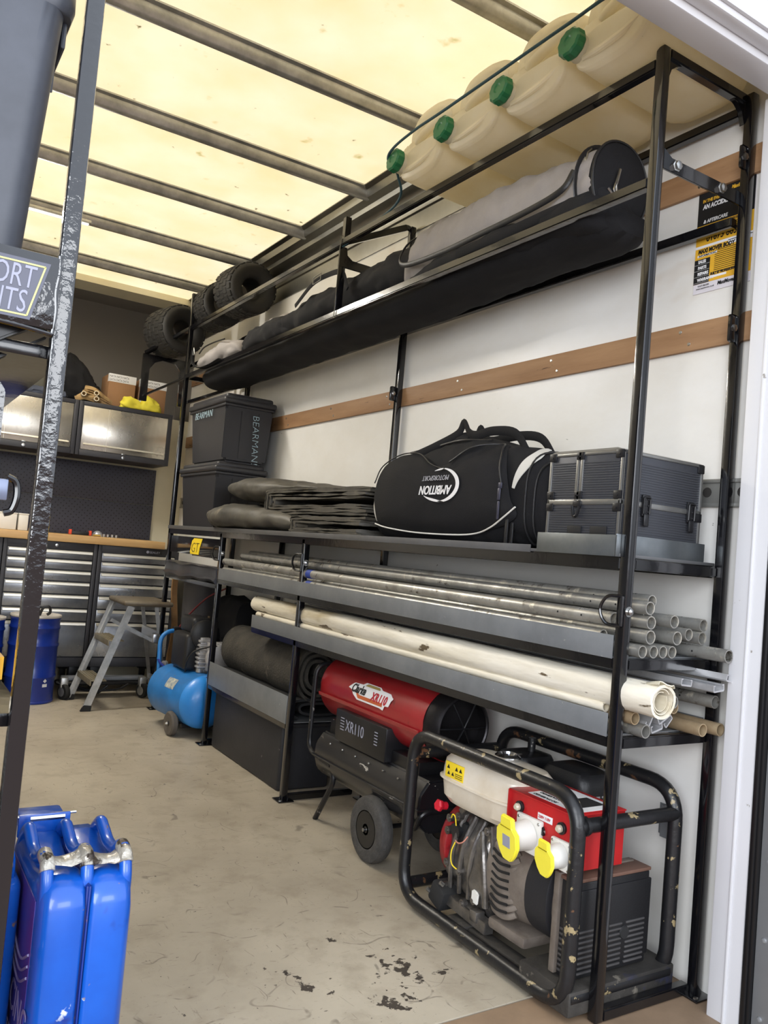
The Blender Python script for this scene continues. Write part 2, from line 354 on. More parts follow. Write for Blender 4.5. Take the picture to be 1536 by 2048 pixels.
# translucent roof skin
def roof_mat():
    m = bpy.data.materials.new('translucent_roof'); m.use_nodes = True; nt = m.node_tree; N, L = nt.nodes, nt.links
    p = N['Principled BSDF']; p.inputs['Roughness'].default_value = .5
    tc = N.new('ShaderNodeTexCoord')
    n = N.new('ShaderNodeTexNoise'); n.inputs['Scale'].default_value = 3; n.inputs['Detail'].default_value = 5; L.new(tc.outputs['Object'], n.inputs['Vector'])
    r = N.new('ShaderNodeValToRGB'); r.color_ramp.elements[0].position = .35; r.color_ramp.elements[1].position = .7
    r.color_ramp.elements[0].color = (*lin((251, 242, 222)), 1); r.color_ramp.elements[1].color = (*lin((248, 235, 206)), 1); L.new(n.outputs[0], r.inputs[0])
    col = r.outputs[0]
    for sc, th, sf, c in ((20, .70, .05, (120, 112, 66)), (8, .66, .12, (206, 196, 140))):
        n2 = N.new('ShaderNodeTexNoise'); n2.inputs['Scale'].default_value = sc; n2.inputs['Detail'].default_value = 5; L.new(tc.outputs['Object'], n2.inputs['Vector'])
        mr = N.new('ShaderNodeMapRange'); mr.inputs[1].default_value = th; mr.inputs[2].default_value = th+sf; L.new(n2.outputs[0], mr.inputs[0])
        mx = N.new('ShaderNodeMix'); mx.data_type = 'RGBA'; L.new(mr.outputs[0], mx.inputs[0]); L.new(col, mx.inputs[6]); mx.inputs[7].default_value = (*lin(c), 1); col = mx.outputs[2]
    L.new(col, p.inputs['Base Color'])
    t = N.new('ShaderNodeBsdfTranslucent'); L.new(col, t.inputs[0])
    ms = N.new('ShaderNodeMixShader'); ms.inputs[0].default_value = .6; L.new(p.outputs[0], ms.inputs[1]); L.new(t.outputs[0], ms.inputs[2]); L.new(ms.outputs[0], N['Material Output'].inputs[0])
    return m
b = B(); b.box(XL-.04, XW+.04, 1.10, 5.62, ZC, ZC+.002)
struct('ceiling', b, roof_mat())
# roof bows: inverted hat sections
ti = 3
for y in (1.83, 2.49, 3.12, 3.74, 4.38, 5.05):
    b = B(); prof = [(-.034, .05), (-.034, .044), (-.019, .040), (-.016, .004), (-.011, 0), (.011, 0), (.016, .004), (.019, .040), (.034, .044), (.034, .05)]
    b.prism(prof, (XL+.02, y, 2.55), (0, 1, 0), (0, 0, 1), XW-XL-.04)
    struct('trim_%d' % ti, b, ALU, sharp=50); ti += 1
# roof-to-wall extrusions
for sgn, x0 in ((1, XW), (-1, XL)):
    b = B(); pr = [(0, -.24), (-.006, -.24), (-.012, -.17), (-.012, -.165), (-.02, -.16), (-.026, -.105), (-.045, -.085), (-.075, -.075), (-.08, -.055), (-.115, -.045), (-.122, -.012), (-.145, -.004), (-.145, 0), (0, 0)]
    b.prism([(p*sgn, q) for p, q in pr], (x0, YB, ZC-.001), (1, 0, 0), (0, 0, 1), YB-1.2)
    struct('trim_%d' % ti, b, mat('cant_rail_aluminium', (150, 148, 140), .35, 1, var=.2, vs=6), sharp=50); ti += 1
# rear frame : header, right-hand post, seal and outer door panel
b = B(); b.box(XL-.2, XW+.25, 1.12, 1.19, 2.183, 2.66, .004); b.box(XL-.2, XW+.25, 1.085, 1.12, 2.20, 2.9, .006)
b.box(XL-.2, XW+.25, 1.076, 1.085, 2.215, 2.235, .002)
struct('trim_%d' % ti, b, WHITE); ti += 1
b = B(); b.box(1.752, 1.90, 1.13, 1.212, -.03, 2.19, .004); b.box(1.747, 1.755, 1.162, 1.17, -.03, 2.19, .003)
struct('trim_%d' % ti, b, WHITE); ti += 1
b = B(); b.box(1.752, 1.90, 1.106, 1.13, -.03, 2.6, .004); b.box(1.744, 1.752, 1.112, 1.122, -.03, 2.6, .003)
struct('trim_%d' % ti, b, mat('door_seal', (18, 18, 20), .4)); ti += 1
b = B(); b.box(1.76, 1.90, .80, 1.106, -.03, 2.6, .004)
for k in range(14): b.lathe([(.006, 0), (.005, .003), (.001, .004)], (1.76, 1.085, .05+k*.17), (-1, 0, 0), 10)
struct('trim_%d' % ti, b, mat('outer_panel', (148, 150, 152), .4, .4, var=.1, vs=5)); ti += 1
b = B(); b.box(XL-.2, XL, 1.08, 1.19, -.03, 2.19, .004)
struct('trim_%d' % ti, b, WHITE); ti += 1
# timber laths on the right wall, with screw heads, and the perforated lashing track
for z0, z1 in ((2.046, 2.122), (1.612, 1.687)):
    b = B(); b.box(1.813, XW, 1.215, YB-.02, z0, z1, .002); b.mi = 1
    for k in range(9):
        for q in (.25, .75): b.lathe([(.005, 0), (.004, .0015)], (1.813, 1.42+k*.5+q*.06, z0+(z1-z0)*q), (-1, 0, 0), 10)
    struct('trim_%d' % ti, b, [WOODL, STEEL]); ti += 1
b = B(); b.box(1.818, XW, 1.215, YB-.02, 1.19, 1.262, .002); b.mi = 1
for k in range(44): b.lathe([(.013, 0), (.013, .001)], (1.8178, 1.25+k*.1, 1.228), (-1, 0, 0), 14)
b.mi = 0; b.box(1.814, XW, 1.215, YB-.02, 1.252, 1.262, .001); b.box(1.814, XW, 1.215, YB-.02, 1.19, 1.20, .001)
struct('trim_%d' % ti, b, [mat('track_steel', (150, 150, 146), .45, .8), mat('track_hole', (44, 42, 40), .8)]); ti += 1
# ------------------------------------------------------------------ right-hand rack
X1, XB, T = 1.466, 1.787, .025
YP = [1.285, 2.921, 3.826, 4.658]
rack = thing('storage_rack', 'tall black steel storage rack along the right wall, with shelf, pipe trays and gallery', 'rack', (X1, 1.285, 0))
def post(x, y, z0, z1, nm='post', foot=True):
    b = B(); b.box(x, x+T, y, y+T, z0, z1, .003)
    p = obj(nm, b, BLACK, rack)
    if foot and z0 == 0:
        b = B(); b.box(x-.02, x+T+.02, y-.02, y+T+.02, .0, .005, .001); obj('foot_plate', b, BLACK, p)
        b = B(); b.lathe([(.006, 0), (.006, .004), (.002, .005)], (x-.011, y-.010, .005), (0, 0, 1), 6); obj('bolt', b, STEEL, p)
    return p
P1 = post(X1, YP[0], 0, 2.25, foot=False); P2 = post(X1, YP[1], 0, 1.03); P3 = post(X1, YP[2], 0, 1.03); P4 = post(X1, YP[3], 0, 2.42)
post(XB, 1.268, 0, 2.25); post(XB, 2.84, 0, 2.37); post(XB, 4.50, 0, 2.20); post(XB, YP[2], 0, 1.03)
def rail(p0, p1, nm='rail', w=T, h=T):
    b = B(); b.bar(p0, p1, w, h, bev=.003); return obj(nm, b, BLACK, rack)
h = T/2
ys, ye = YP[0]+T, YP[3]
for x in (X1+h, XB+h):
    rail((x, ys, 2.213), (x, ye, 2.213)); rail((x, ys, 1.924), (x, ye, 1.924)); rail((x, ys, 1.0235), (x, ye+T, 1.0235), h=.03)
    rail((x, ys, .794), (x, YP[2], .794)); rail((x, ys, .6165), (x, 3.37, .6165)); rail((x, 2.946, .285), (x, YP[2], .285), h=.022)
rail((X1+h, YP[3]-.82, .765), (X1+h, YP[3], .765), h=.02)
def cross(y, z, nm='crossbar', hh=T, x0=X1+T, x1=XB): return rail((x0, y, z), (x1, y, z), nm, T, hh)
yn = YP[0]+h
for z in (.0125, .6165, .794, 1.0235): cross(yn, z)
cross(yn, 2.2375)
for y in (2.934, 3.839): cross(y, .0125); cross(y, .794)
cross(YP[3]+h, 1.0235); cross(YP[3]+h, 1.924); cross(3.37, .6165); cross(2.934, .6165)
# top frame corners, mid hoop and the drilled gallery bracket
b = B()
for x, s_ in ((X1+T, 1), (XB, -1)):
    b = B(); b.prism([(0, 0), (s_*.05, 0), (s_*.03, -.008), (s_*.012, -.022), (0, -.055)], (x, yn+.006, 2.226), (1, 0, 0), (0, 0, 1), .012); obj('gusset', b, BLACK, rack)
b = B(); b.bar((X1+T, 2.852, 2.213), (X1+T, 2.852, 2.32), T, T); b.bar((X1+h, 2.852, 2.213), (XB-.02, 2.852, 2.358), T, T)
b.tube(fillet([(1.70, 2.852, 2.326), (XB+h, 2.852, 2.375), (XB+h, 2.852, 2.28)], .05), .0125, 4)
obj('hoop', b, BLACK, rack)
b = B(); b.box(X1+.004, X1+.034, 2.853, 2.861, 1.94, 2.20, .001)
b.prism([(0, 0), (.29, 0), (.29, .032), (.06, .034), (.035, .05), (.03, .08), (0, .08)], (X1+.004, 2.862, 2.12), (1, 0, 0), (0, 0, 1), .01)
obj('hanger_plate', b, BLACK, rack)
b = B(); b.tube([(X1-.004, 2.84, 2.235), (X1-.005, 2.84, 1.905)], .0018, 6); b.tube([(X1-.004, 2.84, 2.232), (X1+.004, 2.84, 2.238), (X1+.012, 2.835, 2.228)], .0018, 6)
obj('wire_hook', b, mat('dull_wire', (120, 118, 112), .4, .8), rack)
b = B(); b.prism([(0, 0), (.30, -.0), (.30, .034), (.20, .034), (.03, .034), (.0, .05)], (X1+T, 1.292, 1.958), (1, 0, 0), (0, 0, 1), .006, .001)
gp = obj('gallery_bracket', b, BLACK, rack)
for x in (1.535, 1.705):
    b = B(); b.lathe([(.014, 0), (.014, .004), (.011, .005), (.011, .011), (.004, .013)], (x, 1.286, 1.976), (0, -1, 0), 6); obj('bolt', b, STEEL, gp)
for y, z, hh in ((1.276, 2.075, .03), (1.276, 1.635, .035), (2.854, 1.66, .03)):
    b = B(); b.box(XB-.028, XB+.001, y-.003, y+.003, z-hh, z+hh, .006); lp = obj('wall_lug', b, BLACK, rack); y -= .003
    b = B(); b.lathe([(.009, 0), (.009, .006), (.004, .008)], (XB-.014, y, z), (0, -1, 0), 6); obj('bolt', b, STEEL, lp)
# far extension over the cabinets
b = B(); b.bar((X1+h, ye+T, 2.213), (1.325, 5.02, 2.095), T, .02); b.bar((XB+h, ye-.1, 2.213), (1.60, 5.02, 2.055), T, .02)
b.prism([(0, 0), (.045, 0), (.045, .20), (.075, .245), (.12, .265), (.20, .26), (.235, .22), (.24, 0), (.29, 0), (.29, .29), (0, .29)], (1.31, 5.035, 1.80), (1, 0, 0), (0, 0, 1), .02, .001)
b.bar((X1+h, ye+T, 1.924), (1.33, 5.02, 1.83), .012, .012); b.bar((XB+h, 4.5, 1.924), (1.60, 5.02, 1.83), .02, .02)
obj('extension_frame', b, BLACK, rack)
# shelf sheets and lipped trays
b = B(); b.box(X1-.002, XB+T, YP[0]+T, YP[3]+T, 1.0385, 1.0465, .001); b.box(X1-.004, X1-.001, YP[0]+T+.3, YP[3]+T, 1.036, 1.056, .0005)
obj('shelf_panel', b, mat('shelf_sheet', (100, 100, 101), .42, .2, var=.25, vs=5, spots=[((140, 140, 138), 30, .74, .02)]), rack)
def tray(y0, y1, z, lip, m=GALV):
    b = B(); b.box(X1+.001, XB+T-.002, y0, y1, z, z+.003); b.box(X1-.001, X1+.0015, y0, y1, z-.002, z+lip, .0005); b.box(XB+T-.004, XB+T-.001, y0, y1, z, z+.03)
    return obj('tray', b, m, rack, label='folded grey sheet-metal tray')
tray(1.312, YP[2]-.001, .8065, .052); tray(1.312, 3.37, .629, .052); tray(2.948, YP[2]-.002, .296, .108)
b = B(); n = 14
for k in range(n):
    pass
rings = []
for k in range(n+1):
    y = YP[2]+T+(YP[3]-YP[2]-T)*k/n; w = .004*sin(k*1.3)+.005*sin(k*.5)
    rings.append([V((X1-.002+w, y, .776+w*1.3)), V((X1-.014+w, y, .790+w)), V((X1-.002+w, y, .806)), V((X1-.003+w, y, .846)), V((X1-.012+w, y, .852+w)), V((X1+.03, y, .86)), V((X1+.03, y, .776))])
b.loft(rings); obj('crumpled_cover', b, mat('crumpled_sheet', (78, 78, 84), .32, .6), rack)
# D rings with their bolts
for P, y in ((P1, 1.285), (P2, 2.921), (P3, 3.826)):
    z = .915 if y < 2 else (.935 if y < 3 else .93)
    b = B(); b.tube([(X1-.004, y+.006, z-.034), (X1-.004, y+.006, z+.034)], .005, 8)
    b.tube(smoothp([(X1-.004, y+.006, z+.034), (X1-.016, y+.04, z+.03), (X1-.02, y+.055, z), (X1-.016, y+.04, z-.03), (X1-.004, y+.006, z-.034)], 6), .004, 8)
    obj('lashing_ring', b, BLACK, P)
    b = B(); b.lathe([(.012, 0), (.012, .002), (.008, .002), (.008, .009), (.003, .012)], (X1+.012, y-.0005, z), (0, -1, 0), 12); obj('bolt', b, STEEL, P)
# GT plate hung under the shelf between the two far posts
b = B(); b.box(X1+.01, X1+.014, 3.86, 4.645, .905, .998, .001); b.box(X1+.004, X1+.014, 3.86, 4.25, .900, .905, .001)
gt = obj('sign_panel', b, mat('black_gloss_panel', (20, 19, 20), .12, coat=.6), rack)
b = B(); b.prism([(0, .01), (.01, 0), (.14, 0), (.15, .04), (.18, .085), (.05, .085), (.02, .07)], (X1+.009, 4.30, .908), (0, -1, 0), (0, 0, 1), .0008)
b.mi = 1; b.text('GT', (X1+.0078, 4.285, .918), (0, -1, 0), (0, 0, 1), .075, shear=.2, sx=1.15, bold=-.0015)
obj('emblem', b, [YELP, BPRINT], gt, label='yellow GT emblem')

# ------------------------------------------------------------------ tubes in the two pipe trays
tubes = []
def add_tube(x, z, y0, y1, r, lab, m=TUBE, band=False, grp=None, dx=0, dz=0):
    b = B(); b.pipe((x, y0, z), (x+dx, y1, z+dz), r, r*.84, 22)
    b.mi = 1
    for q in (.09, .17): b.lathe([(r*.16, 0), (r*.16, .0006)], (x-r*.99, y0+q, z), (-1, 0, 0), 8)
    if band: b.mi = 2; b.pipe((x, 2.86, z), (x, 2.90, z), r+.0008, r*.9, 20)
    o = obj('metal_tube', b, [m, mat('drilled_hole', (20, 20, 20), .8), BTAPE]); tag(o, lab, 'tube', grp); tubes.append(o); return o
up = [  # x, z, y near end, r
 (1.518, .8265, 1.27, .0145, 'grey tube on the upper pipe tray floor, nearest the aisle post'),
 (1.556, .8265, 1.27, .0145, 'grey tube on the upper pipe tray floor, second out from the aisle post'),
 (1.5885, .8265, 1.27, .0145, 'grey tube on the upper pipe tray floor, third out from the aisle post'),
 (1.621, .8265, 1.27, .0145, 'grey tube on the upper pipe tray floor, fourth out from the aisle post'),
 (1.735, .828, 1.20, .016, 'grey tube at the wall end of the upper tray floor, poking out furthest'),
 (1.548, .8595, 1.275, .0165, 'fat grey tube of the upper tray, its bright mouth just right of the aisle post'),
 (1.583, .858, 1.31, .0145, 'grey tube set back behind the fat one in the second layer of the upper tray'),
 (1.636, .8595, 1.27, .0165, 'fat grey tube in the second layer of the upper tray, middle of the stack'),
 (1.677, .869, 1.27, .0145, 'grey tube of the upper tray leaning between the middle stack and the wall stack'),
 (1.728, .861, 1.27, .0155, 'grey tube of the upper tray directly on the longest floor tube'),
 (1.547, .893, 1.275, .0155, 'grey tube in the third layer of the upper tray beside the bolt'),
 (1.574, .9105, 1.31, .0145, 'grey tube half hidden behind the third-layer tube beside the bolt'),
 (1.622, .898, 1.27, .0155, 'grey tube of the third layer with a drilled hole on top, upper tray'),
 (1.730, .892, 1.27, .0155, 'grey tube crowning the wall-side pair in the upper tray'),
 (1.534, .9265, 1.27, .0155, 'topmost grey tube of the upper tray, in front'),
 (1.575, .941, 1.30, .0155, 'topmost grey tube of the upper tray, tucked behind its neighbour'),
]
for x, z, y0, r, lb in up: add_tube(x, z, y0, 3.70, r, lb, grp='aluminium tubes in the upper pipe tray')
for x, z, y0, r, lb in ((1.485, .8265, 1.36, .0135, 'thin pale tube low along the lip of the upper tray with blue tape'),):
    add_tube(x, z+.026, y0, 3.80, r, lb, band=True, grp='aluminium tubes in the upper pipe tray')
add_tube(1.4865, .893, 1.33, 3.80, .017, 'thick pale tube along the top front of the upper tray with blue tape', band=True, grp='aluminium tubes in the upper pipe tray')
add_tube(1.485, .8225, 1.40, 3.7, .0125, 'thin tube hidden low behind the lip of the upper tray', grp='aluminium tubes in the upper pipe tray')
add_tube(1.655, .9235, 1.45, 3.6, .0145, 'dark tube lying behind the upper tray stack', grp='aluminium tubes in the upper pipe tray')
lo = [
 (1.489, .6485, 1.30, .0155, TUBE, 'grey tube on the lower tray floor right behind the aisle post'),
 (1.536, .6475, 1.26, .0155, TUBE, 'grey tube on the lower tray floor under the white roll end'),
 (1.515, .6745, 1.275, .0145, TUBER, 'tan-mouthed tube wedged between two floor tubes under the white roll'),
 (1.712, .648, 1.24, .0155, TUBER, 'rusty-mouthed tube on the lower tray floor, nearer the middle'),
 (1.764, .649, 1.23, .0155, TUBER, 'rust-stained tube on the lower tray floor nearest the wall'),
 (1.655, .694, 1.28, .0145, TUBER, 'tan-mouthed tube standing clear above the channel offcuts'),
 (1.626, .712, 1.26, .0155, TUBE, 'grey tube in the middle of the lower tray, right of the white roll'),
 (1.652, .731, 1.30, .0155, TUBE, 'grey tube just behind the middle tube under the bright channel'),
 (1.752, .713, 1.24, .0155, TUBE, 'long grey tube high on the wall side of the lower tray'),
]
for x, z, y0, r, m_, lb in lo: add_tube(x, z, y0, 3.30, r, lb, m_, grp='tubes in the lower pipe tray')
# extruded channels
CH = [(-.02, -.006), (-.017, -.009), (.017, -.009), (.02, -.006), (.02, .008), (.013, .008), (.013, .005), (.017, .005), (.017, -.005), (-.017, -.005), (-.017, .005), (-.013, .005), (-.013, .008), (-.02, .008)]
def channel(x, z, y0, y1, ang, lab, sc=1):
    b = B(); c_, s_ = cos(ang), sin(ang)
    b.prism([((p*c_-q*s_)*sc, (p*s_+q*c_)*sc) for p, q in CH], (x, y1, z), (1, 0, 0), (0, 0, 1), y1-y0)
    tag(obj('channel_extrusion', b, mat('bright_extrusion', (214, 214, 216), .32, .6, var=.3, vs=6)), lab, 'metal profile', 'channel extrusions in the lower pipe tray')
channel(1.560, .676, 1.27, 3.2, 1.1, 'steeply tilted channel extrusion against the white roll end')
channel(1.585, .652, 1.27, 3.2, .25, 'channel extrusion lying low on the lower tray floor')
channel(1.600, .676, 1.265, 3.2, .5, 'channel extrusion resting on the lower one, middle of the tray')
channel(1.630, .664, 1.275, 3.2, .8, 'narrow channel extrusion leaning against the tan-mouthed tube', .8)
channel(1.600, .741, 1.29, 3.2, -.35, 'bright channel extrusion sloping over the middle tubes')
channel(1.668, .757, 1.26, 3.2, -.1, 'flat channel extrusion on top of the tubes near the middle of the lower tray')
channel(1.752, .775, 1.20, 3.2, -.2, 'topmost channel extrusion by the wall, poking past the others')
channel(1.720, .752, 1.21, 3.2, .1, 'channel extrusion just under the topmost one by the wall')
# white tarpaulin roll
b = B(); rings = []
for k in range(41):
    y = 1.20+2.22*k/40; rr = .041-.004*k/40
    rings.append([V((1.512+cos(a)*rr*(1+.04*sin(3*a+k*.25)), y, .7265+sin(a)*rr*(.96+.03*cos(2*a+k*.2)))) for a in [2*pi*j/26 for j in range(26)]])
b.loft(rings[:1]+[[V((1.512, 1.20, .7265))+(p-V((1.512, 1.20, .7265)))*.82 for p in rings[0]]] , cap=False)
b.loft(rings, cap=False)
inner = [[V((1.512, y, .7265))+(p-V((1.512, 1.20, .7265)))*.82 for p in rings[0]] for y in (0,)]
b.loft([[V((p.x*.82+1.512*.18, 1.20, p.z*.82+.7265*.18)) for p in rings[0]], [V((p.x*.78+1.512*.22, 1.40, p.z*.78+.7265*.22)) for p in rings[0]], [V((p.x*.05+1.512*.95, 1.40, p.z*.05+.7265*.95)) for p in rings[0]]], cap=False)
b.loft([rings[-1], [p*.0+V((1.512, 3.425, .7265)) for p in rings[-1]]], cap=False); b.disp(.0018, 22, 6, .0012, 50)
roll = tag(obj('tarpaulin_roll', b, PVC), 'long dirty-white rolled tarpaulin lying in the lower pipe tray', 'roll')
for s0, rr, ln in ((0, .036, .012), (1, .029, .02), (2, .022, .03)):
    b = B(); ring = []
    for j in range(30):
        a = .6*s0+2*pi*j/30*.93; ring.append((1.512+cos(a)*rr, .7265+sin(a)*rr))
    b.loft([[V((x, y, z)) for x, z in ring]+[V((1.512+(x-1.512)*.93, y, .7265+(z-.7265)*.93)) for x, z in reversed(ring)] for y in (1.197+ln*.3, 1.33)])
    obj('inner_wrap', b, PVC, roll)
b = B(); b.mi = 0
pts = [[V((1.488+i*.009+.003*j, 1.195+.006*sin(i*1.1+j)+.02*j, .770-j*.004+.004*sin(i*1.3)-.0006*(i-2)**2)) for i in range(8)] for j in range(5)]
for j in range(4):
    for i in range(7):
        q = [b.bm.verts.new(p) for p in (pts[j][i], pts[j][i+1], pts[j+1][i+1], pts[j+1][i])]; b.bm.faces.new(q)
bmesh.ops.remove_doubles(b.bm, verts=b.bm.verts[:], dist=1e-5)
bmesh.ops.solidify(b.bm, geom=b.bm.faces[:], thickness=.002)
b.recalc = False
obj('crumpled_sheeting', b, mat('clear_white_sheet', (234, 228, 208), .3, transl=.3), roll)
b = B(); b.pipe((1.489, 1.34, .6885), (1.489, 3.36, .684), .012, .009, 16)
tag(obj('thin_pipe', b, PVC), 'thin off-white pipe lying under the white tarpaulin roll', 'pipe')
# ------------------------------------------------------------------ things on the main shelf (top z = 1.0465)
ZS = 1.0465
# galvanised tray holding the case
b = B(); b.box(1.452, 1.768, 1.313, 1.572, ZS+.0005, ZS+.003); b.box(1.450, 1.4525, 1.308, 1.573, ZS-.008, 1.088, .0005); b.box(1.450, 1.768, 1.3105, 1.3125, ZS-.008, 1.091, .0005); b.box(1.766, 1.769, 1.311, 1.572, ZS+.001, 1.09)
tag(obj('case_tray', b, mat('bright_galvanised', (150, 155, 158), .3, .8, var=.35, vs=3, rgb2=(110, 116, 120))), 'shallow galvanised tray on the near end of the main shelf, under the case', 'tray')
# flight case with ribbed panels
cx0, cx1, cy0, cy1, cz0, cz1 = 1.468, 1.762, 1.322, 1.566, ZS+.0032, 1.291
case = thing('equipment_case', 'dark grey ribbed equipment case with metal edges, at the near end of the main shelf', 'case', (cx0, cy0, cz0))
zm = 1.166
b = B(); b.box(cx0+.003, cx1-.003, cy0+.003, cy1-.003, cz0, cz1-.006, .003); n = 34
b.mi = 0
for zz0, zz1 in ((cz0+.012, zm-.01), (zm+.012, cz1-.024)):
    k = int((zz1-zz0)/.0058)
    for i in range(k):
        z = zz0+(i+.5)*(zz1-zz0)/k
        b.box(cx0+.0015, cx0+.004, cy0+.012, cy1-.012, z-.0014, z+.0014); b.box(cx0+.012, cx1-.012, cy0+.0018, cy0+.004, z-.0014, z+.0014)
obj('shell', b, CASEM, case)
b = B(); e = .009
for y in (cy0, cy1-e):
    for x in (cx0, cx1-e): b.box(x, x+e, y, y+e, cz0, cz1-.004, .0025)
for z, hh in ((cz1-e, e), (zm-.006, .014), (cz0, e*.7)):
    b.box(cx0, cx1, cy0, cy0+e, z, z+hh, .003); b.box(cx0, cx1, cy1-e, cy1, z, z+hh, .003); b.box(cx0, cx0+e, cy0, cy1, z, z+hh, .003); b.box(cx1-e, cx1, cy0, cy1, z, z+hh, .003)
b.box(cx0-.001, cx0+.006, 1.448, 1.458, zm, cz1, .002); b.box(cx0-.001, cx0+.006, 1.462, 1.472, zm, cz1, .002)
b.prism([(0, 0), (cy1-cy0, 0), (cy1-cy0-.02, .006), (.02, .006)], (cx0, cy0, cz1-.001), (0, 1, 0), (0, 0, 1), cx1-cx0)
obj('edge_trim', b, mat('case_trim', (150, 150, 148), .35, .85), case)
for y in (cy0, cy1-.022, 1.448, 1.455):
    for z in (cz1-.02, zm+.008, zm-.022):
        if z < zm and 1.4 < y < 1.5: continue
        b = B(); b.box(cx0-.002, cx0+.004, y-.001, y+(.023 if y < 1.4 or y > 1.5 else .016), z, z+.02, .002)
        b.lathe([(.0025, 0), (.002, .002)], (cx0-.002, y+.01, z+.009), (-1, 0, 0), 8); obj('corner_cap', b, BLKM, case)
for x in (cx1-.022,):
    for z in (cz1-.024, zm-.022): b = B(); b.box(x, cx1+.001, cy0-.002, cy0+.004, z, z+.022, .002); obj('corner_cap', b, BLKM, case)
b = B(); b.box(cx0-.004, cx0, 1.445, 1.472, zm-.012, zm+.004, .002); b.tube(fillet([(cx0-.005, 1.471, zm-.01), (cx0-.006, 1.464, zm-.035), (cx0-.006, 1.455, zm-.035), (cx0-.005, 1.447, zm-.01)], .01), .0035, 8)
obj('clasp', b, BLKM, case)
for x in (1.553, 1.718):
    b = B(); b.box(x-.013, x+.013, cy0-.004, cy0+.001, zm-.026, zm+.026, .002); b.box(x-.009, x+.009, cy0-.008, cy0-.003, zm-.05, zm-.02, .003); b.tube(fillet([(x-.011, cy0-.006, zm-.02), (x-.011, cy0-.007, zm+.02), (x+.011, cy0-.007, zm+.02), (x+.011, cy0-.006, zm-.02)], .005), .0022, 6)
    for q in (-.015, 0, .015): b.lathe([(.003, 0), (.002, .002)], (x-.005, cy0-.004, zm+q), (0, -1, 0), 8); b.lathe([(.003, 0), (.002, .002)], (x+.005, cy0-.004, zm+q), (0, -1, 0), 8)
    obj('latch', b, BLKM, case)
b = B(); b.box(cx0-.002, cx0+.001, 1.358, 1.410, 1.080, 1.108, .0005); b.box(cx0-.002, cx0+.001, 1.440, 1.486, 1.080, 1.108, .0005); obj('velcro_patch', b, BPRINT, case)

# ------------------------------------------------------------------ black holdall
bag = thing('holdall', 'large black sports holdall with a white logo, on the main shelf beside the ribbed case', 'bag', (1.62, 1.98, ZS))
def superring(cx, cy, cz, rx, rz, n, p=2.6, flat=0):
    out = []
    for k in range(n):
        a = 2*pi*k/n; c_, s_ = cos(a), sin(a)
        x = abs(c_)**(2/p)*(1 if c_ >= 0 else -1)*rx; z = abs(s_)**(2/p)*(1 if s_ >= 0 else -1)*rz
        out.append(V((cx+x, cy, cz+z)))
    return out
# profile along y (near end at 1.60, far end at 2.47): half height and top line taken from the outline
prof = [(1.585, .06, .10), (1.59, .12, .175), (1.61, .145, .245), (1.66, .155, .293), (1.72, .160, .318), (1.79, .162, .330), (1.86, .162, .340), (1.95, .163, .368), (2.05, .163, .380), (2.12, .163, .372), (2.22, .162, .350), (2.32, .160, .350), (2.40, .157, .338), (2.455, .150, .30), (2.475, .13, .24), (2.48, .09, .16)]
prof = [(y, rx*.93, hgt*.90) for y, rx, hgt in prof]
def interp(pr, y):
    if y <= pr[0][0]: return pr[0][1:]
    for a, c in zip(pr[:-1], pr[1:]):
        if a[0] <= y <= c[0]:
            t = (y-a[0])/(c[0]-a[0]); return tuple(a[i]*(1-t)+c[i]*t for i in range(1, len(a)))
    return pr[-1][1:]
rings = []
for k in range(len(prof)):
    y, rx, hgt = prof[k]; rings.append(superring(1.632, y, ZS+hgt/2+.001, rx, hgt/2, 64, 3.2))
dense = []
for a, c in zip(rings[:-1], rings[1:]):
    for t in (0, .25, .5, .75): dense.append([p.lerp(q, t) for p, q in zip(a, c)])
dense.append(rings[-1])
b = B(); b.loft(dense); b.disp(.010, 6, 3, .006, 13)
for v in b.bm.verts:
    if v.co.z < ZS+.001: v.co.z = ZS+.001
    if v.co.x > 1.80: v.co.x = 1.80
BAGX = {}
obj('bag_body', b, FAB, bag, sharp=60)
def bagx(y, z):
    rx, hgt = interp(prof, y); cz = ZS+hgt/2; t = min(.999, abs(z-cz)/(hgt/2)); return 1.632-rx*(1-t**3.2)**(1/3.2)
def seam(pts, r, nm, m, off=.006):
    b = B(); pp = smoothp([(bagx(y, z)-off, y, z) for y, z in pts], 6); b.tube(pp, r, 8); return obj(nm, b, m, bag)
# pocket panel with its piping, the zips and the reflective panels
rp = []
pp_ = [(2.43, 1.11), (2.45, 1.20), (2.43, 1.29), (2.34, 1.335), (2.20, 1.33), (2.08, 1.285), (1.99, 1.30), (1.90, 1.345), (1.82, 1.34), (1.76, 1.28), (1.725, 1.18), (1.70, 1.13), (1.80, 1.095), (1.95, 1.078), (2.15, 1.075), (2.33, 1.085)]
sm = smoothp([(0, y, z) for y, z in pp_+pp_[:1]], 5)[:-1]
cy_, cz_ = 2.08, 1.20
b = B(); ringA, ringB, ringC = [], [], []
for s_, lst in ((1.0, ringA), (.97, ringB), (.6, ringC)):
    for p in sm:
        y, z = cy_+(p.y-cy_)*s_, cz_+(p.z-cz_)*s_; lst.append(V((bagx(y, z)-(.004 if s_ == 1 else .013 if s_ > .9 else .018), y, z)))
cen = V((bagx(cy_, cz_)-.019, cy_, cz_))
b.loft([ringA, ringB, ringC, [cen.lerp(p, .02) for p in ringC]], cap=True); b.disp(.003, 14, 5)
POCKX = min(v.co.x for v in b.bm.verts if abs(v.co.y-2.03) < .13 and abs(v.co.z-1.22) < .06)
obj('front_pocket', b, FAB, bag, sharp=70)
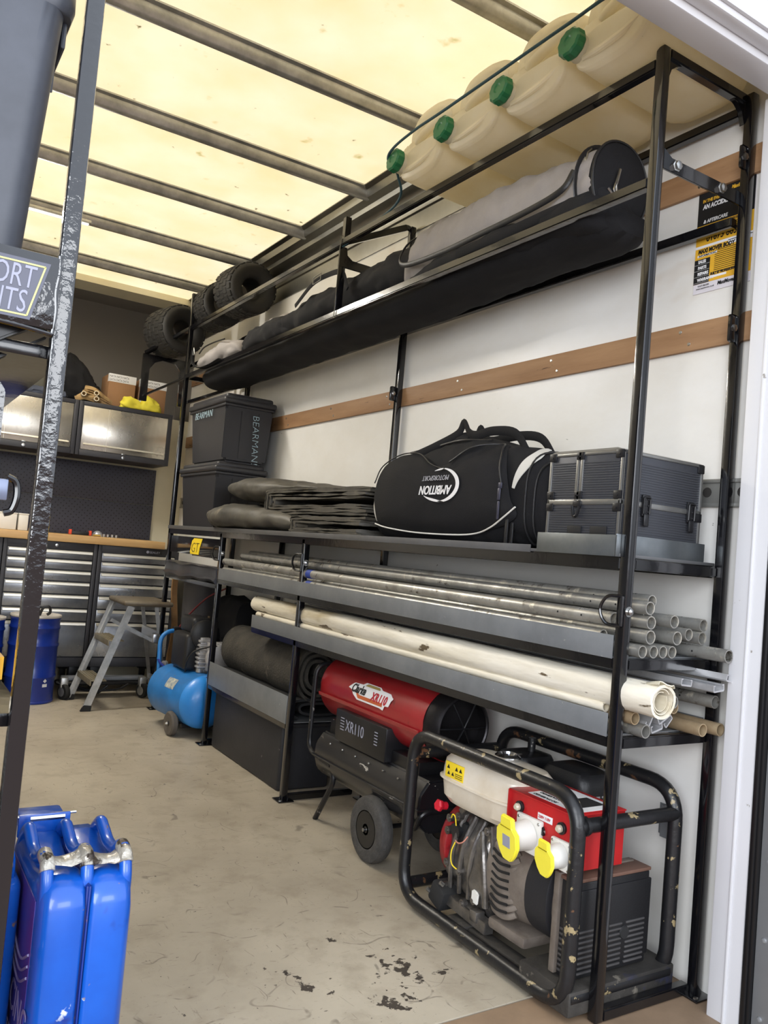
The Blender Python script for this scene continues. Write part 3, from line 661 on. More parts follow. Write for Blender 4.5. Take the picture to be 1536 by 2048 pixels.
seam([(2.43, 1.10), (2.36, 1.088), (2.2, 1.076), (2.0, 1.074), (1.88, 1.08), (1.80, 1.098), (1.74, 1.125), (1.69, 1.155)], .0025, 'piping', mat('reflective_piping', (214, 212, 206), .4), .016)
seam([(2.44, 1.24), (2.42, 1.30), (2.33, 1.338), (2.20, 1.332), (2.10, 1.292), (2.03, 1.272)], .0022, 'zip', BLKPL, .019)
seam([(2.0, 1.292), (1.92, 1.338), (1.86, 1.35), (1.80, 1.325), (1.765, 1.265), (1.745, 1.21)], .003, 'zip', BLKPL, .019)
seam([(2.30, 1.345), (2.18, 1.362), (2.02, 1.368), (1.92, 1.366)], .004, 'zip', BLKPL, .008)
b = B(); x_ = bagx(1.745, 1.22)-.024
b.box(x_-.004, x_+.002, 1.738, 1.752, 1.205, 1.222, .002); b.box(x_-.006, x_-.001, 1.739, 1.751, 1.172, 1.206, .003); b.box(x_-.004, x_+.001, 1.742, 1.750, 1.12, 1.17, .002)
obj('zip_pull', b, mat('gunmetal', (70, 70, 84), .35, .5), bag)
for y, z in ((1.728, 1.10), (1.716, 1.085)):
    b = B(); x_ = bagx(y, z)-.016; b.box(x_-.004, x_+.002, y-.006, y+.006, z-.05, z+.03, .003); obj('buckle_strap', b, BLKPL, bag)
# logo : swoosh ring and two lines of lettering, upside down as the bag lies
b = B(); lx = POCKX-.0015
def arc(cy, cz, ry, rz, a0, a1, w0, w1, n=26):
    L_, R_ = [], []
    for k in range(n+1):
        t = k/n; a = a0+(a1-a0)*t; w = w0+(w1-w0)*sin(pi*t)
        L_.append((cy+cos(a)*ry, cz+sin(a)*rz)); R_.append((cy+cos(a)*(ry-w), cz+sin(a)*(rz-w)))
    return L_+R_[::-1]
def logo(poly): b.prism([(-y, z) for y, z in poly], (lx, 0, 0), (0, -1, 0), (0, 0, 1), .0012)
LY, LZ = 2.03, 1.222
logo([(2*(LY-.01)-p, q) for p, q in arc(LY-.01, LZ, .085, .052, -1.75, 1.55, .002, .016)]); logo([(2*(LY-.01)-p, q) for p, q in arc(LY-.01, LZ, .085, .052, 1.45, 2.1, .001, .005)]); logo([(2*(LY-.01)-p, q) for p, q in arc(LY-.015, LZ-.002, .11, .050, -2.5, -1.4, .001, .008)])
b.text('AMBITION', (lx-.0015, LY-.060, LZ-.002), (0, 1, 0), (0, 0, -1), .038, shear=.28, sx=.92, bold=.0008)
b.mi = 1; b.text('MOTORSPORT', (lx-.0015, LY-.045, LZ+.030), (0, 1, 0), (0, 0, -1), .022, shear=.28, sx=.95)
obj('logo', b, [LPRINT, mat('logo_grey', (160, 160, 166), .5)], bag)
# carry handles and the pale reflective side flashes
for xo, y0 in ((-.055, 0), (.045, .04)):
    b = B(); w = .014
    pth = smoothp([(1.60+xo-.03, 2.27+y0, ZS+.285), (1.60+xo-.01, 2.18+y0, ZS+.315), (1.61+xo, 2.09+y0, ZS+.352), (1.61+xo, 2.06+y0, ZS+.385), (1.61+xo, 2.03+y0, ZS+.352), (1.60+xo, 1.98+y0, ZS+.338), (1.60+xo, 1.90, ZS+.345), (1.60+xo, 1.80, ZS+.33), (1.60+xo, 1.74, ZS+.27)], 6)
    b.tube(pth, w, 8, r2=.004); obj('carry_handle', b, FAB, bag)
b = B(); b.lathe([(.03, -.05), (.036, -.03), (.036, .03), (.03, .05)], (1.585, 2.09, ZS+.325), (0, 1, 0), 14); obj('handle_wrap', b, FAB, bag)
def flash(pts, w, nm='reflective_flash'):
    b = B(); L_ = smoothp(pts, 6); n = len(L_); rings = []
    for i, p in enumerate(L_):
        t = i/(n-1); ww = w*sin(pi*(.12+.8*t)); y, ang = p.y, p.z
        ring = []
        for q in (-1, 1):
            yy = y+q*ww; rx, hg = interp(prof, yy); a = ang; c_, s_ = cos(a), sin(a)
            x = 1.632+abs(c_)**(2/3.2)*(1 if c_ >= 0 else -1)*(rx+.006); z = ZS+hg/2+abs(s_)**(2/3.2)*(1 if s_ >= 0 else -1)*(hg/2+.006); ring.append(V((x, yy, z)))
        rings.append([ring[0], ring[1], ring[1]-V((-.002, 0, .002)), ring[0]-V((-.002, 0, .002))])
    b.loft(rings); obj(nm, b, mat('reflective_fabric', (196, 194, 188), .4), bag)
flash([(0, 1.70, 1.7), (0, 1.675, 2.2), (0, 1.69, 2.7), (0, 1.715, 3.1)], .017)
flash([(0, 2.44, 2.2), (0, 2.455, 2.6), (0, 2.45, 3.1), (0, 2.43, 3.5)], .010)
for y in (1.665, 1.635):
    b = B(); ring = superring(1.632, y, ZS+interp(prof, y)[1]/2+.001, interp(prof, y)[0]+.006, interp(prof, y)[1]/2+.006, 40, 3.2)
    b.tube([p for p in ring if p.z > ZS+.01], .003, 6); obj('zip', b, BLKPL, bag)

# ------------------------------------------------------------------ folded tarpaulins
def hairpins(root, ys0, yb_, z0, hh, x0, x1, seed, n=3, th=.011):
    """nested C-shaped folds opening toward the doorway, extruded across the shelf"""
    rnd = random.Random(seed)
    for k in range(n):
        s_ = 1-k/(n+.3); zc_ = z0+hh/2+rnd.uniform(-.003, .003); h2 = hh/2*s_; ya = ys0+.03*k+rnd.uniform(-.02, .02); yb = yb_-(hh*.55)*(1-s_)-.02*k
        path = smoothp([(ya, zc_-h2*.96, 0), ((ya+yb)/2, zc_-h2*.9+rnd.uniform(-.004, .003), 0), (yb-h2*.9, zc_-h2*.98, 0), (yb-h2*.15, zc_-h2*.6, 0), (yb, zc_, 0), (yb-h2*.15, zc_+h2*.6, 0), (yb-h2*.9, zc_+h2*.98, 0), ((ya+yb)/2, zc_+h2*.9+rnd.uniform(-.004, .004), 0), (ya-.02, zc_+h2*.86, 0)], 7)
        L_, R2 = [], []
        for i, p in enumerate(path):
            d_ = (path[min(i+1, len(path)-1)]-path[max(i-1, 0)]).normalized(); nn = V((-d_.y, d_.x, 0)); L_.append(p+nn*th/2); R2.append(p-nn*th/2)
        ring = L_+R2[::-1]; b = B(); nx = 12; xa = x0+rnd.uniform(-.008, .008)
        b.loft([[V((xa+(x1-xa)*t/nx, p.x+.01*sin(t+k), p.y)) for p in ring] for t in range(nx+1)]); b.recalc = True
        b.disp(.008, 8, seed+k, .004, 24)
        for v in b.bm.verts: v.co.z = max(v.co.z, ZS+.001); v.co.x = min(v.co.x, 1.80)
        obj('folded_layer', b, TARP, root, sharp=60)
GT_ = 'folded tarpaulins on the main shelf'
lower = thing('folded_tarpaulin', 'dirty black tarpaulin folded flat on the main shelf, under the other one', 'tarpaulin', (1.62, 3.2, ZS), group=GT_)
hairpins(lower, 2.50, 3.12, ZS+.002, .072, 1.478, 1.77, 2, 3)
uppr = thing('folded_tarpaulin', 'dusty black tarpaulin folded in creased layers on top of the other one', 'tarpaulin', (1.64, 3.2, ZS+.09), group=GT_)
hairpins(uppr, 2.50, 3.42, ZS+.082, .108, 1.492, 1.78, 5, 4)
def roll_end(root, pts, w, seed):
    """the rounded fold at the far end, swept along y"""
    b = B(); rings = []
    for (y, cx, cz, rx, rz) in pts: rings.append(superring(cx, y, cz, rx, rz, 60, 2.3))
    d = []
    for a, c in zip(rings[:-1], rings[1:]):
        for t in (0, .15, .3, .45, .6, .75, .9): d.append([p.lerp(q, t) for p, q in zip(a, c)])
    d.append(rings[-1]); b.loft(d); b.disp(.011, 8, seed, .008, 13)
    for v in b.bm.verts: v.co.z = max(v.co.z, ZS+.001); v.co.x = min(v.co.x, 1.80)
    obj('rounded_fold', b, TARP, root, sharp=70)
roll_end(lower, [(2.98, 1.63, ZS+.035, .13, .033), (3.2, 1.61, ZS+.052, .150, .052), (3.45, 1.60, ZS+.062, .160, .062), (3.75, 1.58, ZS+.068, .16, .068), (3.93, 1.565, ZS+.066, .15, .066), (4.0, 1.555, ZS+.064, .12, .055), (4.02, 1.55, ZS+.062, .06, .03)], 0, 21)
roll_end(uppr, [(2.52, 1.66, ZS+.158, .118, .010), (2.8, 1.66, ZS+.186, .125, .014), (3.15, 1.66, ZS+.205, .13, .022), (3.36, 1.65, ZS+.205, .14, .045), (3.5, 1.63, ZS+.20, .152, .062), (3.75, 1.625, ZS+.208, .148, .064), (3.88, 1.62, ZS+.206, .13, .05), (3.91, 1.62, ZS+.204, .07, .025)], 0, 23)

# ------------------------------------------------------------------ two lidded crates
def crate(x0, x1, y0, y1, z0, z1, label, seed):
    root = thing('storage_crate', label, 'crate', ((x0+x1)/2, (y0+y1)/2, z0), group='black lidded crates at the far end of the shelf')
    b = B(); t_ = .035; zt = z1-.055
    def R(x0, x1, y0, y1, z): return [V((x0, y0, z)), V((x1, y0, z)), V((x1, y1, z)), V((x0, y1, z))]
    tb = bmesh.new(); lo_ = R(x0+t_, x1-t_, y0+t_, y1-t_, z0); hi = R(x0+.012, x1-.012, y0+.012, y1-.012, zt)
    va = [tb.verts.new(p) for p in lo_]; vb = [tb.verts.new(p) for p in hi]
    tb.faces.new(va[::-1]); tb.faces.new(vb)
    for i in range(4): tb.faces.new((va[i], va[(i+1) % 4], vb[(i+1) % 4], vb[i]))
    bmesh.ops.bevel(tb, geom=tb.edges[:], offset=.012, segments=3, affect='EDGES'); b.merge(tb)
    # moulded panels on the short side, rim and lugs
    w = x1-x0
    for a, c in ((.04, .27), (.34, .62), (.68, .95)):
        dz = .012; xa, xc = x0+w*a, x0+w*c
        t = bmesh.new(); yt, yb = y0+.012, y0+t_
        pts = [(xa+.008, yb-.004, z0+.02), (xc-.008, yb-.004, z0+.02), (xc, yt-.003, zt-.03), (xa, yt-.003, zt-.03)]
        f1 = [t.verts.new(p) for p in pts]; f2 = [t.verts.new((p[0], p[1]+.012, p[2])) for p in pts]
        t.faces.new(f1); t.faces.new(f2[::-1])
        for i in range(4): t.faces.new((f1[i], f2[i], f2[(i+1) % 4], f1[(i+1) % 4]))
        bmesh.ops.recalc_face_normals(t, faces=t.faces[:]); bmesh.ops.bevel(t, geom=t.edges[:], offset=.003, segments=2, affect='EDGES'); b.merge(t)
    b.box(x0+.004, x1-.004, y0+.004, y1-.004, zt-.014, zt, .004)
    obj('crate_body', b, CRATE, root)
    b = B(); b.box(x0-.004, x1+.004, y0-.004, y1+.004, zt+.0005, zt+.032, .012, 3); b.box(x0+.012, x1-.012, y0+.012, y1-.012, zt+.02, z1, .014, 3)
    obj('lid', b, mat('crate_lid', (46, 46, 50), .45, var=.2, vs=4), root)
    return root
c1 = crate(1.478, 1.768, 4.04, 4.62, ZS, 1.405, 'black lidded crate standing on the main shelf, below the chalk-marked one', 1)
c2 = crate(1.492, 1.782, 4.03, 4.60, 1.4055, 1.765, 'black lidded crate with chalk lettering, stacked on the other crate', 2)
b = B(); b.text('BEARMAN', (1.4985, 4.50, 1.655), (0, -1, .0), (-.03, 0, 1), .055, shear=.2, sx=1.1, bold=-.001, ext=.001)
obj('chalk_lettering', b, CHALK, c2)
b = B(); b.text('BEARMAN!', (1.652, 4.027, 1.665), (.05, 0, -1), (1, 0, .05), .052, shear=.1, sx=1.05, bold=-.001, ext=.001)
obj('chalk_lettering', b, CHALK, c2)
# ------------------------------------------------------------------ long bags in the gallery
ZG = 1.936
def long_bag(secs, seed, n=44, amp=.010, amp2=.006, step=.03, mi=None, freq=7):
    """secs: (y, cx, cz, rx, rz)"""
    b = B(); rings = []; ys_ = secs[0][0]
    y = secs[0][0]; end = secs[-1][0]; k = max(2, int((end-y)/step))
    for i in range(k+1):
        yy = y+(end-y)*i/k; cx, cz, rx, rz = interp(secs, yy); rings.append(superring(cx, yy, cz, rx, rz, n, 2.25))
    b.loft(rings); b.disp(amp, freq, seed, amp2, freq*2.4)
    return b, rings
# far-reaching black bag that fills the gallery bed
secs = [(1.475, 1.61, 1.915, .06, .03), (1.49, 1.61, 1.92, .085, .05), (1.55, 1.615, 1.925, .10, .06), (2.0, 1.62, 1.925, .112, .055), (2.5, 1.625, 1.912, .118, .062), (3.1, 1.625, 1.912, .118, .062), (3.8, 1.625, 1.91, .118, .064), (4.3, 1.62, 1.905, .115, .068), (4.50, 1.61, 1.905, .10, .06), (4.56, 1.61, 1.905, .05, .03)]
b, _ = long_bag(secs, 11, amp=.006, step=.05)
gb = tag(obj('tent_bag', b, FAB, sharp=70), 'very long black fabric bag sagging along the whole gallery bed', 'bag')
# black bag with a handle strap in the middle, on top
secs = [(2.08, 1.60, 2.0, .05, .03), (2.14, 1.60, 2.03, .075, .06), (2.3, 1.60, 2.045, .088, .078), (2.7, 1.60, 2.045, .092, .084), (3.0, 1.60, 2.04, .090, .082), (3.3, 1.60, 2.035, .090, .078), (3.48, 1.60, 2.02, .08, .06), (3.54, 1.60, 2.01, .04, .03)]
b, _ = long_bag(secs, 31, amp=.018, amp2=.010)
mb = thing('tent_bag', 'black fabric bag with a webbing strap, lying midway along the gallery on the longest bag', 'bag', (1.60, 2.8, 1.96))
obj('bag_body', b, FAB, mb, sharp=70)
b = B(); b.tube(smoothp([(1.502, 3.30, 2.06), (1.506, 3.15, 2.125), (1.505, 3.0, 2.13), (1.492, 2.86, 2.10), (1.49, 2.80, 2.02)], 6), .012, 8, r2=.003); obj('strap', b, FAB, mb)
b = B(); b.tube(fillet([(1.497, 3.13, 2.115), (1.497, 3.06, 2.12), (1.497, 3.06, 2.15), (1.497, 3.13, 2.145)], .005, closed=True), .0022, 6, closed=True); obj('buckle', b, STEEL, mb)
# second black bag with a grey flap, then the far grey-and-black one
secs = [(3.40, 1.585, 1.99, .05, .03), (3.44, 1.585, 2.01, .075, .055), (3.6, 1.585, 2.02, .085, .07), (3.85, 1.585, 2.015, .085, .068), (3.98, 1.585, 2.0, .07, .055), (4.02, 1.585, 1.99, .04, .03)]
b, _ = long_bag(secs, 41, amp=.016, amp2=.012)
kb = thing('tent_bag', 'short black bag with a pale flap, between the strapped bag and far grey bag', 'bag', (1.585, 3.7, 1.95)); obj('bag_body', b, FAB, kb, sharp=70)
b, _ = long_bag([(3.50, 1.61, 2.04, .05, .04), (3.55, 1.61, 2.05, .075, .055), (3.78, 1.61, 2.05, .075, .055), (3.83, 1.61, 2.04, .05, .04)], 43, amp=.01, amp2=.008); obj('flap', b, FABG, kb, label='pale grey flap', sharp=70)
secs = [(3.96, 1.57, 1.985, .05, .03), (4.0, 1.57, 2.0, .08, .05), (4.15, 1.565, 2.01, .088, .068), (4.4, 1.56, 2.0, .085, .062), (4.55, 1.56, 1.99, .07, .05), (4.6, 1.56, 1.98, .03, .02)]
b, _ = long_bag(secs, 51, amp=.016, amp2=.012)
fb = thing('tent_bag', 'pale grey and black bag at the far end of the gallery, below the tyres', 'bag', (1.56, 4.3, 1.94)); obj('bag_body', b, FABG, fb, sharp=70)
b = B(); b.tube(smoothp([(1.468, 4.56, 2.06), (1.46, 4.52, 1.98), (1.458, 4.40, 1.935), (1.455, 4.22, 1.925), (1.457, 4.08, 1.935)], 6), .011, 8, r2=.003); obj('strap', b, FAB, fb)
b = B(); b.tube(smoothp([(1.475, 4.47, 2.03), (1.47, 4.38, 2.05), (1.475, 4.25, 2.055), (1.48, 4.1, 2.05)], 6), .004, 8); obj('zip', b, BLKPL, fb)
b = B(); b.tube(fillet([(1.462, 4.545, 2.03), (1.460, 4.53, 2.075), (1.463, 4.515, 2.03)], .01, closed=True), .003, 6, closed=True); obj('clip', b, STEEL, fb)
# near grey-and-black bag with a round black end
nb_ = thing('tent_bag', 'grey and black cylindrical bag with a round black end, nearest on the gallery', 'bag', (1.60, 1.9, 1.96))
gc = [(1.53, 1.607, 2.035, .100, .110), (1.58, 1.607, 2.035, .105, .114), (1.8, 1.600, 2.048, .108, .118), (2.0, 1.592, 2.052, .108, .114), (2.2, 1.585, 2.05, .105, .108), (2.36, 1.582, 2.035, .096, .098), (2.44, 1.58, 2.01, .072, .066), (2.475, 1.58, 2.0, .04, .035), (2.485, 1.58, 1.995, .02, .015)]
b, _ = long_bag(gc, 61, n=56, amp=.014, amp2=.010, step=.02, freq=6)
for v in b.bm.verts:
    if v.co.y < 1.62: pass
obj('bag_body', b, FABG, nb_, sharp=70, label='grey fabric body')
EY = 1.527; EC = V((1.607, EY, 2.035))
b = B(); rr = superring(1.607, EY, 2.035, .104, .115, 48, 2.1)
b.loft([[p+V((0, .014, 0)) for p in rr], [p+V((0, .003, 0)) for p in rr], [EC-V((0, .004, 0))+(p-EC)*.95 for p in rr], [EC-V((0, .008, 0))+(p-EC)*.4 for p in rr]]); b.disp(.003, 12, 4)
obj('end_panel', b, FAB, nb_, label='round black end panel')
b = B(); b.tube([EC+(p-EC)*1.01-V((0, .001, 0)) for p in rr], .0035, 8, closed=True); obj('piping', b, BLKPL, nb_)
b = B(); b.tube([EC+V((0, .058, 0))+(p-EC)*1.05 for p in rr if p.x < 1.63], .007, 8, r2=.003); obj('piping', b, BLKPL, nb_)
secs = [(1.50, 1.585, 1.935, .07, .045), (1.515, 1.582, 1.94, .098, .064), (1.6, 1.58, 1.948, .106, .062), (1.9, 1.58, 1.957, .110, .052), (2.2, 1.58, 1.957, .106, .045), (2.4, 1.58, 1.955, .07, .035)]
b, _ = long_bag(secs, 71, amp=.008, amp2=.006); obj('lower_panel', b, FAB, nb_, sharp=70, label='black lower half')
b = B(); b.tube(smoothp([(1.507, 1.60, 2.07), (1.492, 1.63, 2.02), (1.485, 1.75, 2.0), (1.478, 1.95, 1.99), (1.476, 2.15, 1.985), (1.475, 2.35, 1.995), (1.484, 2.42, 2.03), (1.498, 2.40, 2.085), (1.53, 2.35, 2.12)], 8), .009, 8, r2=.003); obj('zip', b, BLKPL, nb_)
b = B(); b.box(1.528, 1.534, 1.578, 1.588, 2.085, 2.120, .002); b.tube([(1.531, 1.583, 2.120), (1.548, 1.584, 2.138)], .003, 6); obj('zip_pull', b, STEEL, nb_)
b = B(); b.tube(smoothp([(1.588, 1.513, 2.068), (1.58, 1.510, 2.045), (1.572, 1.508, 2.02)], 4), .004, 8); b.tube(fillet([(1.572, 1.508, 2.028), (1.562, 1.506, 2.002), (1.574, 1.505, 1.992)], .006, closed=True), .003, 6, closed=True); b.tube([(1.54, 1.505, 2.0), (1.570, 1.503, 1.98)], .003, 6); obj('snap_hook', b, STEEL, nb_)
b = B(); b.tube(smoothp([(1.555, 1.505, 1.995), (1.52, 1.53, 1.985), (1.484, 1.62, 1.965), (1.466, 1.85, 1.95), (1.462, 2.05, 1.95)], 6), .014, 8, r2=.003); obj('strap', b, FAB, nb_)

# ------------------------------------------------------------------ tyres stacked along the far gallery
def tyre(loc, R, w, label, tilt=0, yaw=0):
    root = thing('tyre', label, 'tyre', loc, group='knobbly tyres on the far end of the gallery')
    b = B(); pr = [(R*.40, -w*.34), (R*.50, -w*.44), (R*.80, -w*.50), (R*.93, -w*.46), (R*.985, -w*.36), (R, 0), (R*.985, w*.36), (R*.93, w*.46), (R*.80, w*.50), (R*.50, w*.44), (R*.40, w*.34), (R*.38, w*.2), (R*.38, -w*.2), (R*.40, -w*.34)]
    b.lathe(pr, (0, 0, 0), (0, 1, 0), 48, cap=False)
    o = obj('casing', b, TYRE, None, loc=V((0, 0, 0)), sharp=50); o.parent = root; o.location = (0, 0, 0)
    b = B(); rnd = random.Random(3)
    for row, y in enumerate((-.36, -.18, 0, .18, .36)):
        for k in range(22):
            a = 2*pi*(k+.5*(row % 2))/22; rr = R*(1.0 if abs(y) < .3 else .985)
            M = Matrix.Rotation(a, 3, 'Y'); c = M @ V((0, 0, rr*.982)); t = bmesh.new()
            bmesh.ops.create_cube(t, size=1, matrix=Matrix.Diagonal((R*.21, w*.15, R*.06, 1))); bmesh.ops.bevel(t, geom=t.edges[:], offset=.002, segments=1, affect='EDGES')
            mm = M.to_4x4(); mm.translation = c+V((0, y*w, 0)); bmesh.ops.transform(t, matrix=mm, verts=t.verts[:]); b.merge(t)
    o = obj('tread', b, TYRE, None, loc=V((0, 0, 0))); o.parent = root; o.location = (0, 0, 0)
    root.rotation_euler = (tilt, 0, yaw); return root
tyre((1.635, 4.28, 2.385), .142, .25, 'knobbly tyre nearest on the gallery, its open side facing out', .05, .05)
tyre((1.60, 4.60, 2.35), .130, .24, 'middle knobbly tyre, mostly hidden behind the far post', 0, .0)
tyre((1.46, 4.93, 2.235), .150, .26, 'furthest knobbly tyre, hanging over the end of the rack', 0, .2)

# ------------------------------------------------------------------ white water cans on the roof of the rack
def can_proto(label):
    """lying can; x = from cap (-x) to base, z = 0 at the rails"""
    root = thing('water_can', label, 'water can', (0, 0, 0), group='natural plastic water cans on top of the rack')
    def put(nm, b, m, **k):
        o = obj(nm, b, m, None, loc=V((0, 0, 0)), **k); o.parent = root; return o
    rings = []; n = 64
    for x, sy, zt, zb, p in ((.000, .080, .105, .030, 3), (.006, .104, .118, .016, 3.4), (.012, .114, .150, .010, 3.2), (.018, .120, .195, .006, 3), (.026, .124, .226, .004, 2.8), (.04, .128, .248, .001, 2.7), (.06, .130, .262, .0, 2.8), (.085, .131, .268, .0, 2.9), (.12, .132, .271, .0, 3), (.18, .132, .268, .0, 3.2), (.30, .132, .268, .0, 3.6), (.36, .131, .266, .002, 3.6), (.392, .122, .252, .012, 3.6), (.402, .100, .225, .035, 3.2)):
        rings.append([V((x, q.x, q.z)) for q in superring(0, 0, (zt+zb)/2, sy, (zt-zb)/2, n, p)])
    d = []
    for a, c in zip(rings[:-1], rings[1:]):
        for t in (0, .25, .5, .75): d.append([u.lerp(w, t) for u, w in zip(a, c)])
    d.append(rings[-1]); b = B(); b.loft(d)
    for v in b.bm.verts:      # moulded rib bands on the belly and flanks, recess beside the grip
        x, y, z = v.co
        if .09 < x < .36 and z < .05: v.co.z += .0045*max(0, sin((y+.03)*2*pi/.030))*(1 if abs(y-.02) < .05 else 0)
        if .09 < x < .36 and abs(y) > .115: v.co.y -= .003*(1 if y > 0 else -1)*max(0, sin(z*2*pi/.03))
        if x < .10:
            ky = max(0, min(1, (y+.122)/.03))*max(0, min(1, (.045-y)/.03)); kz = max(0, min(1, (z-.112)/.018))*max(0, min(1, (.205-z)/.03)); v.co.x += .055*ky*kz
            if y > .045 and z > .14: v.co.x += .03*max(0, min(1, (y-.045)/.03))*max(0, 1-(z-.14)/.10)
    put('can_body', b, HDPE, sharp=70)
    b = B(); b.tube(smoothp([(.040, .052, .128), (.022, .030, .140), (.018, -.02, .152), (.022, -.08, .166), (.045, -.118, .180)], 6), .014, 12); b.tube(smoothp([(.004, .075, .045), (-.003, .02, .038), (-.002, -.05, .045), (.014, -.10, .075)], 6), .009, 10)
    put('grip', b, HDPE)
    b = B(); b.lathe([(.033, 0), (.033, .026)], (.008, .092, .075), (-1, 0, .1), 20); put('neck', b, HDPE)
    o_ = V((-.012, .092, .077)); d_ = V((-1, 0, .1)).normalized(); a_ = d_.cross(V((0, 0, 1))).normalized(); b_ = d_.cross(a_)
    def R(r, hgt, lob): return [o_+d_*hgt+(a_*cos(2*pi*k/40)+b_*sin(2*pi*k/40))*(r*(1+lob*(.5+.5*cos(10*2*pi*k/40)))) for k in range(40)]
    b = B(); b.loft([R(.034, 0, .04), R(.036, .006, .1), R(.035, .024, .1), R(.031, .029, .08), R(.014, .030, 0), R(.010, .027, 0)]); put('screw_cap', b, GREENC, sharp=25)
    return root
CY = (2.205, 1.935, 1.665, 1.395)
CL = ['lying translucent white water can with green cap, furthest from the doorway', 'lying translucent white water can, second from the far end, its cap under the cord', 'lying translucent white water can, second from the doorway', 'lying translucent white water can nearest the doorway, cut by the door frame']
cp = can_proto(CL[0]); cp.location = (1.385, CY[0], 2.2265)
for y, l in zip(CY[1:], CL[1:]): dup(cp, (1.385, y, 2.2265), label=l)
b = B(); b.tube(smoothp([(1.48, 2.86, 2.20), (1.465, 2.45, 2.235), (1.40, 2.34, 2.28), (1.350, 2.33, 2.315), (1.338, 2.28, 2.336), (1.336, 2.15, 2.345), (1.336, 2.02, 2.343), (1.336, 1.75, 2.343), (1.336, 1.48, 2.343), (1.34, 1.32, 2.343), (1.40, 1.22, 2.343)], 8), .0045, 8)
tag(obj('elastic_cord', b, ROPE), 'dark teal elastic cord stretched across the green caps of the water cans', 'cord')

# ------------------------------------------------------------------ poster on the wall
pz0, pz1, py0, py1 = 1.768, 2.052, 1.27, 1.440
ps = thing('dealer_poster', 'black and gold poster with a phone number, on the right wall behind the post', 'poster', (1.82, 1.36, pz0))
b = B(); b.box(1.8225, 1.8245, py0, py1, pz0, pz1); obj('sheet', b, PAPER, ps)
X = 1.8222; U, W_ = (0, -1, 0), (0, 0, 1)
def panel(y1_, y0_, z0_, z1_, m, nm='printed_panel', x=X):
    b = B(); b.box(x-.0004, x+.0004, y0_, y1_, z0_, z1_); return obj(nm, b, m, ps)
panel(py1, py0, 1.955, pz1, BPRINT); panel(py1, py0, 1.795, 1.955, GOLD); panel(py1, py0, 1.892, 1.899, LPRINT, x=X-.0006)
panel(py1, 1.392, 1.795, 1.862, BPRINT, x=X-.0006); panel(1.34, py0, 1.882, 1.894, LPRINT, x=X-.0006)
panel(1.432, 1.372, 1.868, 1.874, LPRINT, x=X-.0006); panel(1.388, 1.34, 1.803, 1.809, LPRINT, x=X-.0006)
b = B(); xx = X-.0014
def T(s_, y, z, sz, **k): b.text(s_, (xx, y, z), U, W_, sz, ext=.0002, **k)
T('01673 863300', 1.408, 1.907, .030, sx=.72, bold=.0004, shear=.1); T('MAXI MOVER BODY', 1.430, 1.878, .0155, sx=.78, bold=.0008, shear=.1); T('INFORMATION', 1.428, 1.8685, .0075, bold=.0002)
T('BUILT BY PROFESSIONALS', 1.388, 1.811, .0095, sx=.72, bold=.0005, shear=.1); T('PROTECT YOUR BODY, PROTECTION', 1.415, 1.946, .008, sx=.8, bold=.0003)
T('7487', 1.315, 1.8845, .011)
for k in range(4): b.box(xx-.0003, xx+.0001, 1.31, 1.42-.01*(k % 2), 1.940-k*.0055, 1.9412-k*.0055)
for k in range(12): b.box(xx-.0003, xx+.0001, 1.275+.012*(k % 3), 1.378, 1.874-k*.0052, 1.8752-k*.0052)
T('01673 863300', 1.425, 1.786, .006); T('www.maximover.co.uk', 1.43, 1.779, .006); T('MaxiMover', 1.365, 1.780, .014, sx=.8, shear=.3, bold=.0004)
obj('dark_lettering', b, BPRINT, ps)
b = B()
for i, s_ in enumerate(('SALES', 'PARTS', 'REPAIRS', 'WARRANTY')): T(s_, 1.428, 1.851-i*.0165, .0115, sx=.8, bold=.0005); b.box(xx-.0003, xx+.0001, 1.392, 1.439, 1.847-i*.0165, 1.8475-i*.0165)
T('AN ACCIDENT', 1.424, 2.0, .017, sx=.8, bold=.0008, shear=.1); T('& AFTERCARE', 1.42, 1.96, .013, sx=.9, bold=.0005, shear=.15)
obj('white_lettering', b, LPRINT, ps)
b = B(); T('IN THE EVENT OF', 1.426, 2.018, .012, sx=.8, bold=.0004, shear=.1); T('MaxiMover', 1.34, 2.03, .014, sx=.8, shear=.3, bold=.0006); obj('gold_lettering', b, GOLD, ps)
# small steel bracket low on the wall
b = B(); b.prism([(0, 0), (.022, 0), (.022, -.018), (.046, -.018), (.046, 0), (.068, 0), (.068, .002), (.044, .002), (.044, -.016), (.024, -.016), (.024, .002), (0, .002)], (XW-.003, 1.365, .335), (0, 1, 0), (1, 0, 0), -.078)
b.box(1.80, XW, 1.387, 1.411, .335, .413)
for y in (1.372, 1.425):
    for z in (.345, .403): b.lathe([(.003, 0), (.002, .002)], (XW-.004, y, z), (-1, 0, 0), 8)
tag(obj('wall_bracket', b, GALV), 'small folded steel bracket screwed low on the white wall, right of the generator', 'bracket')
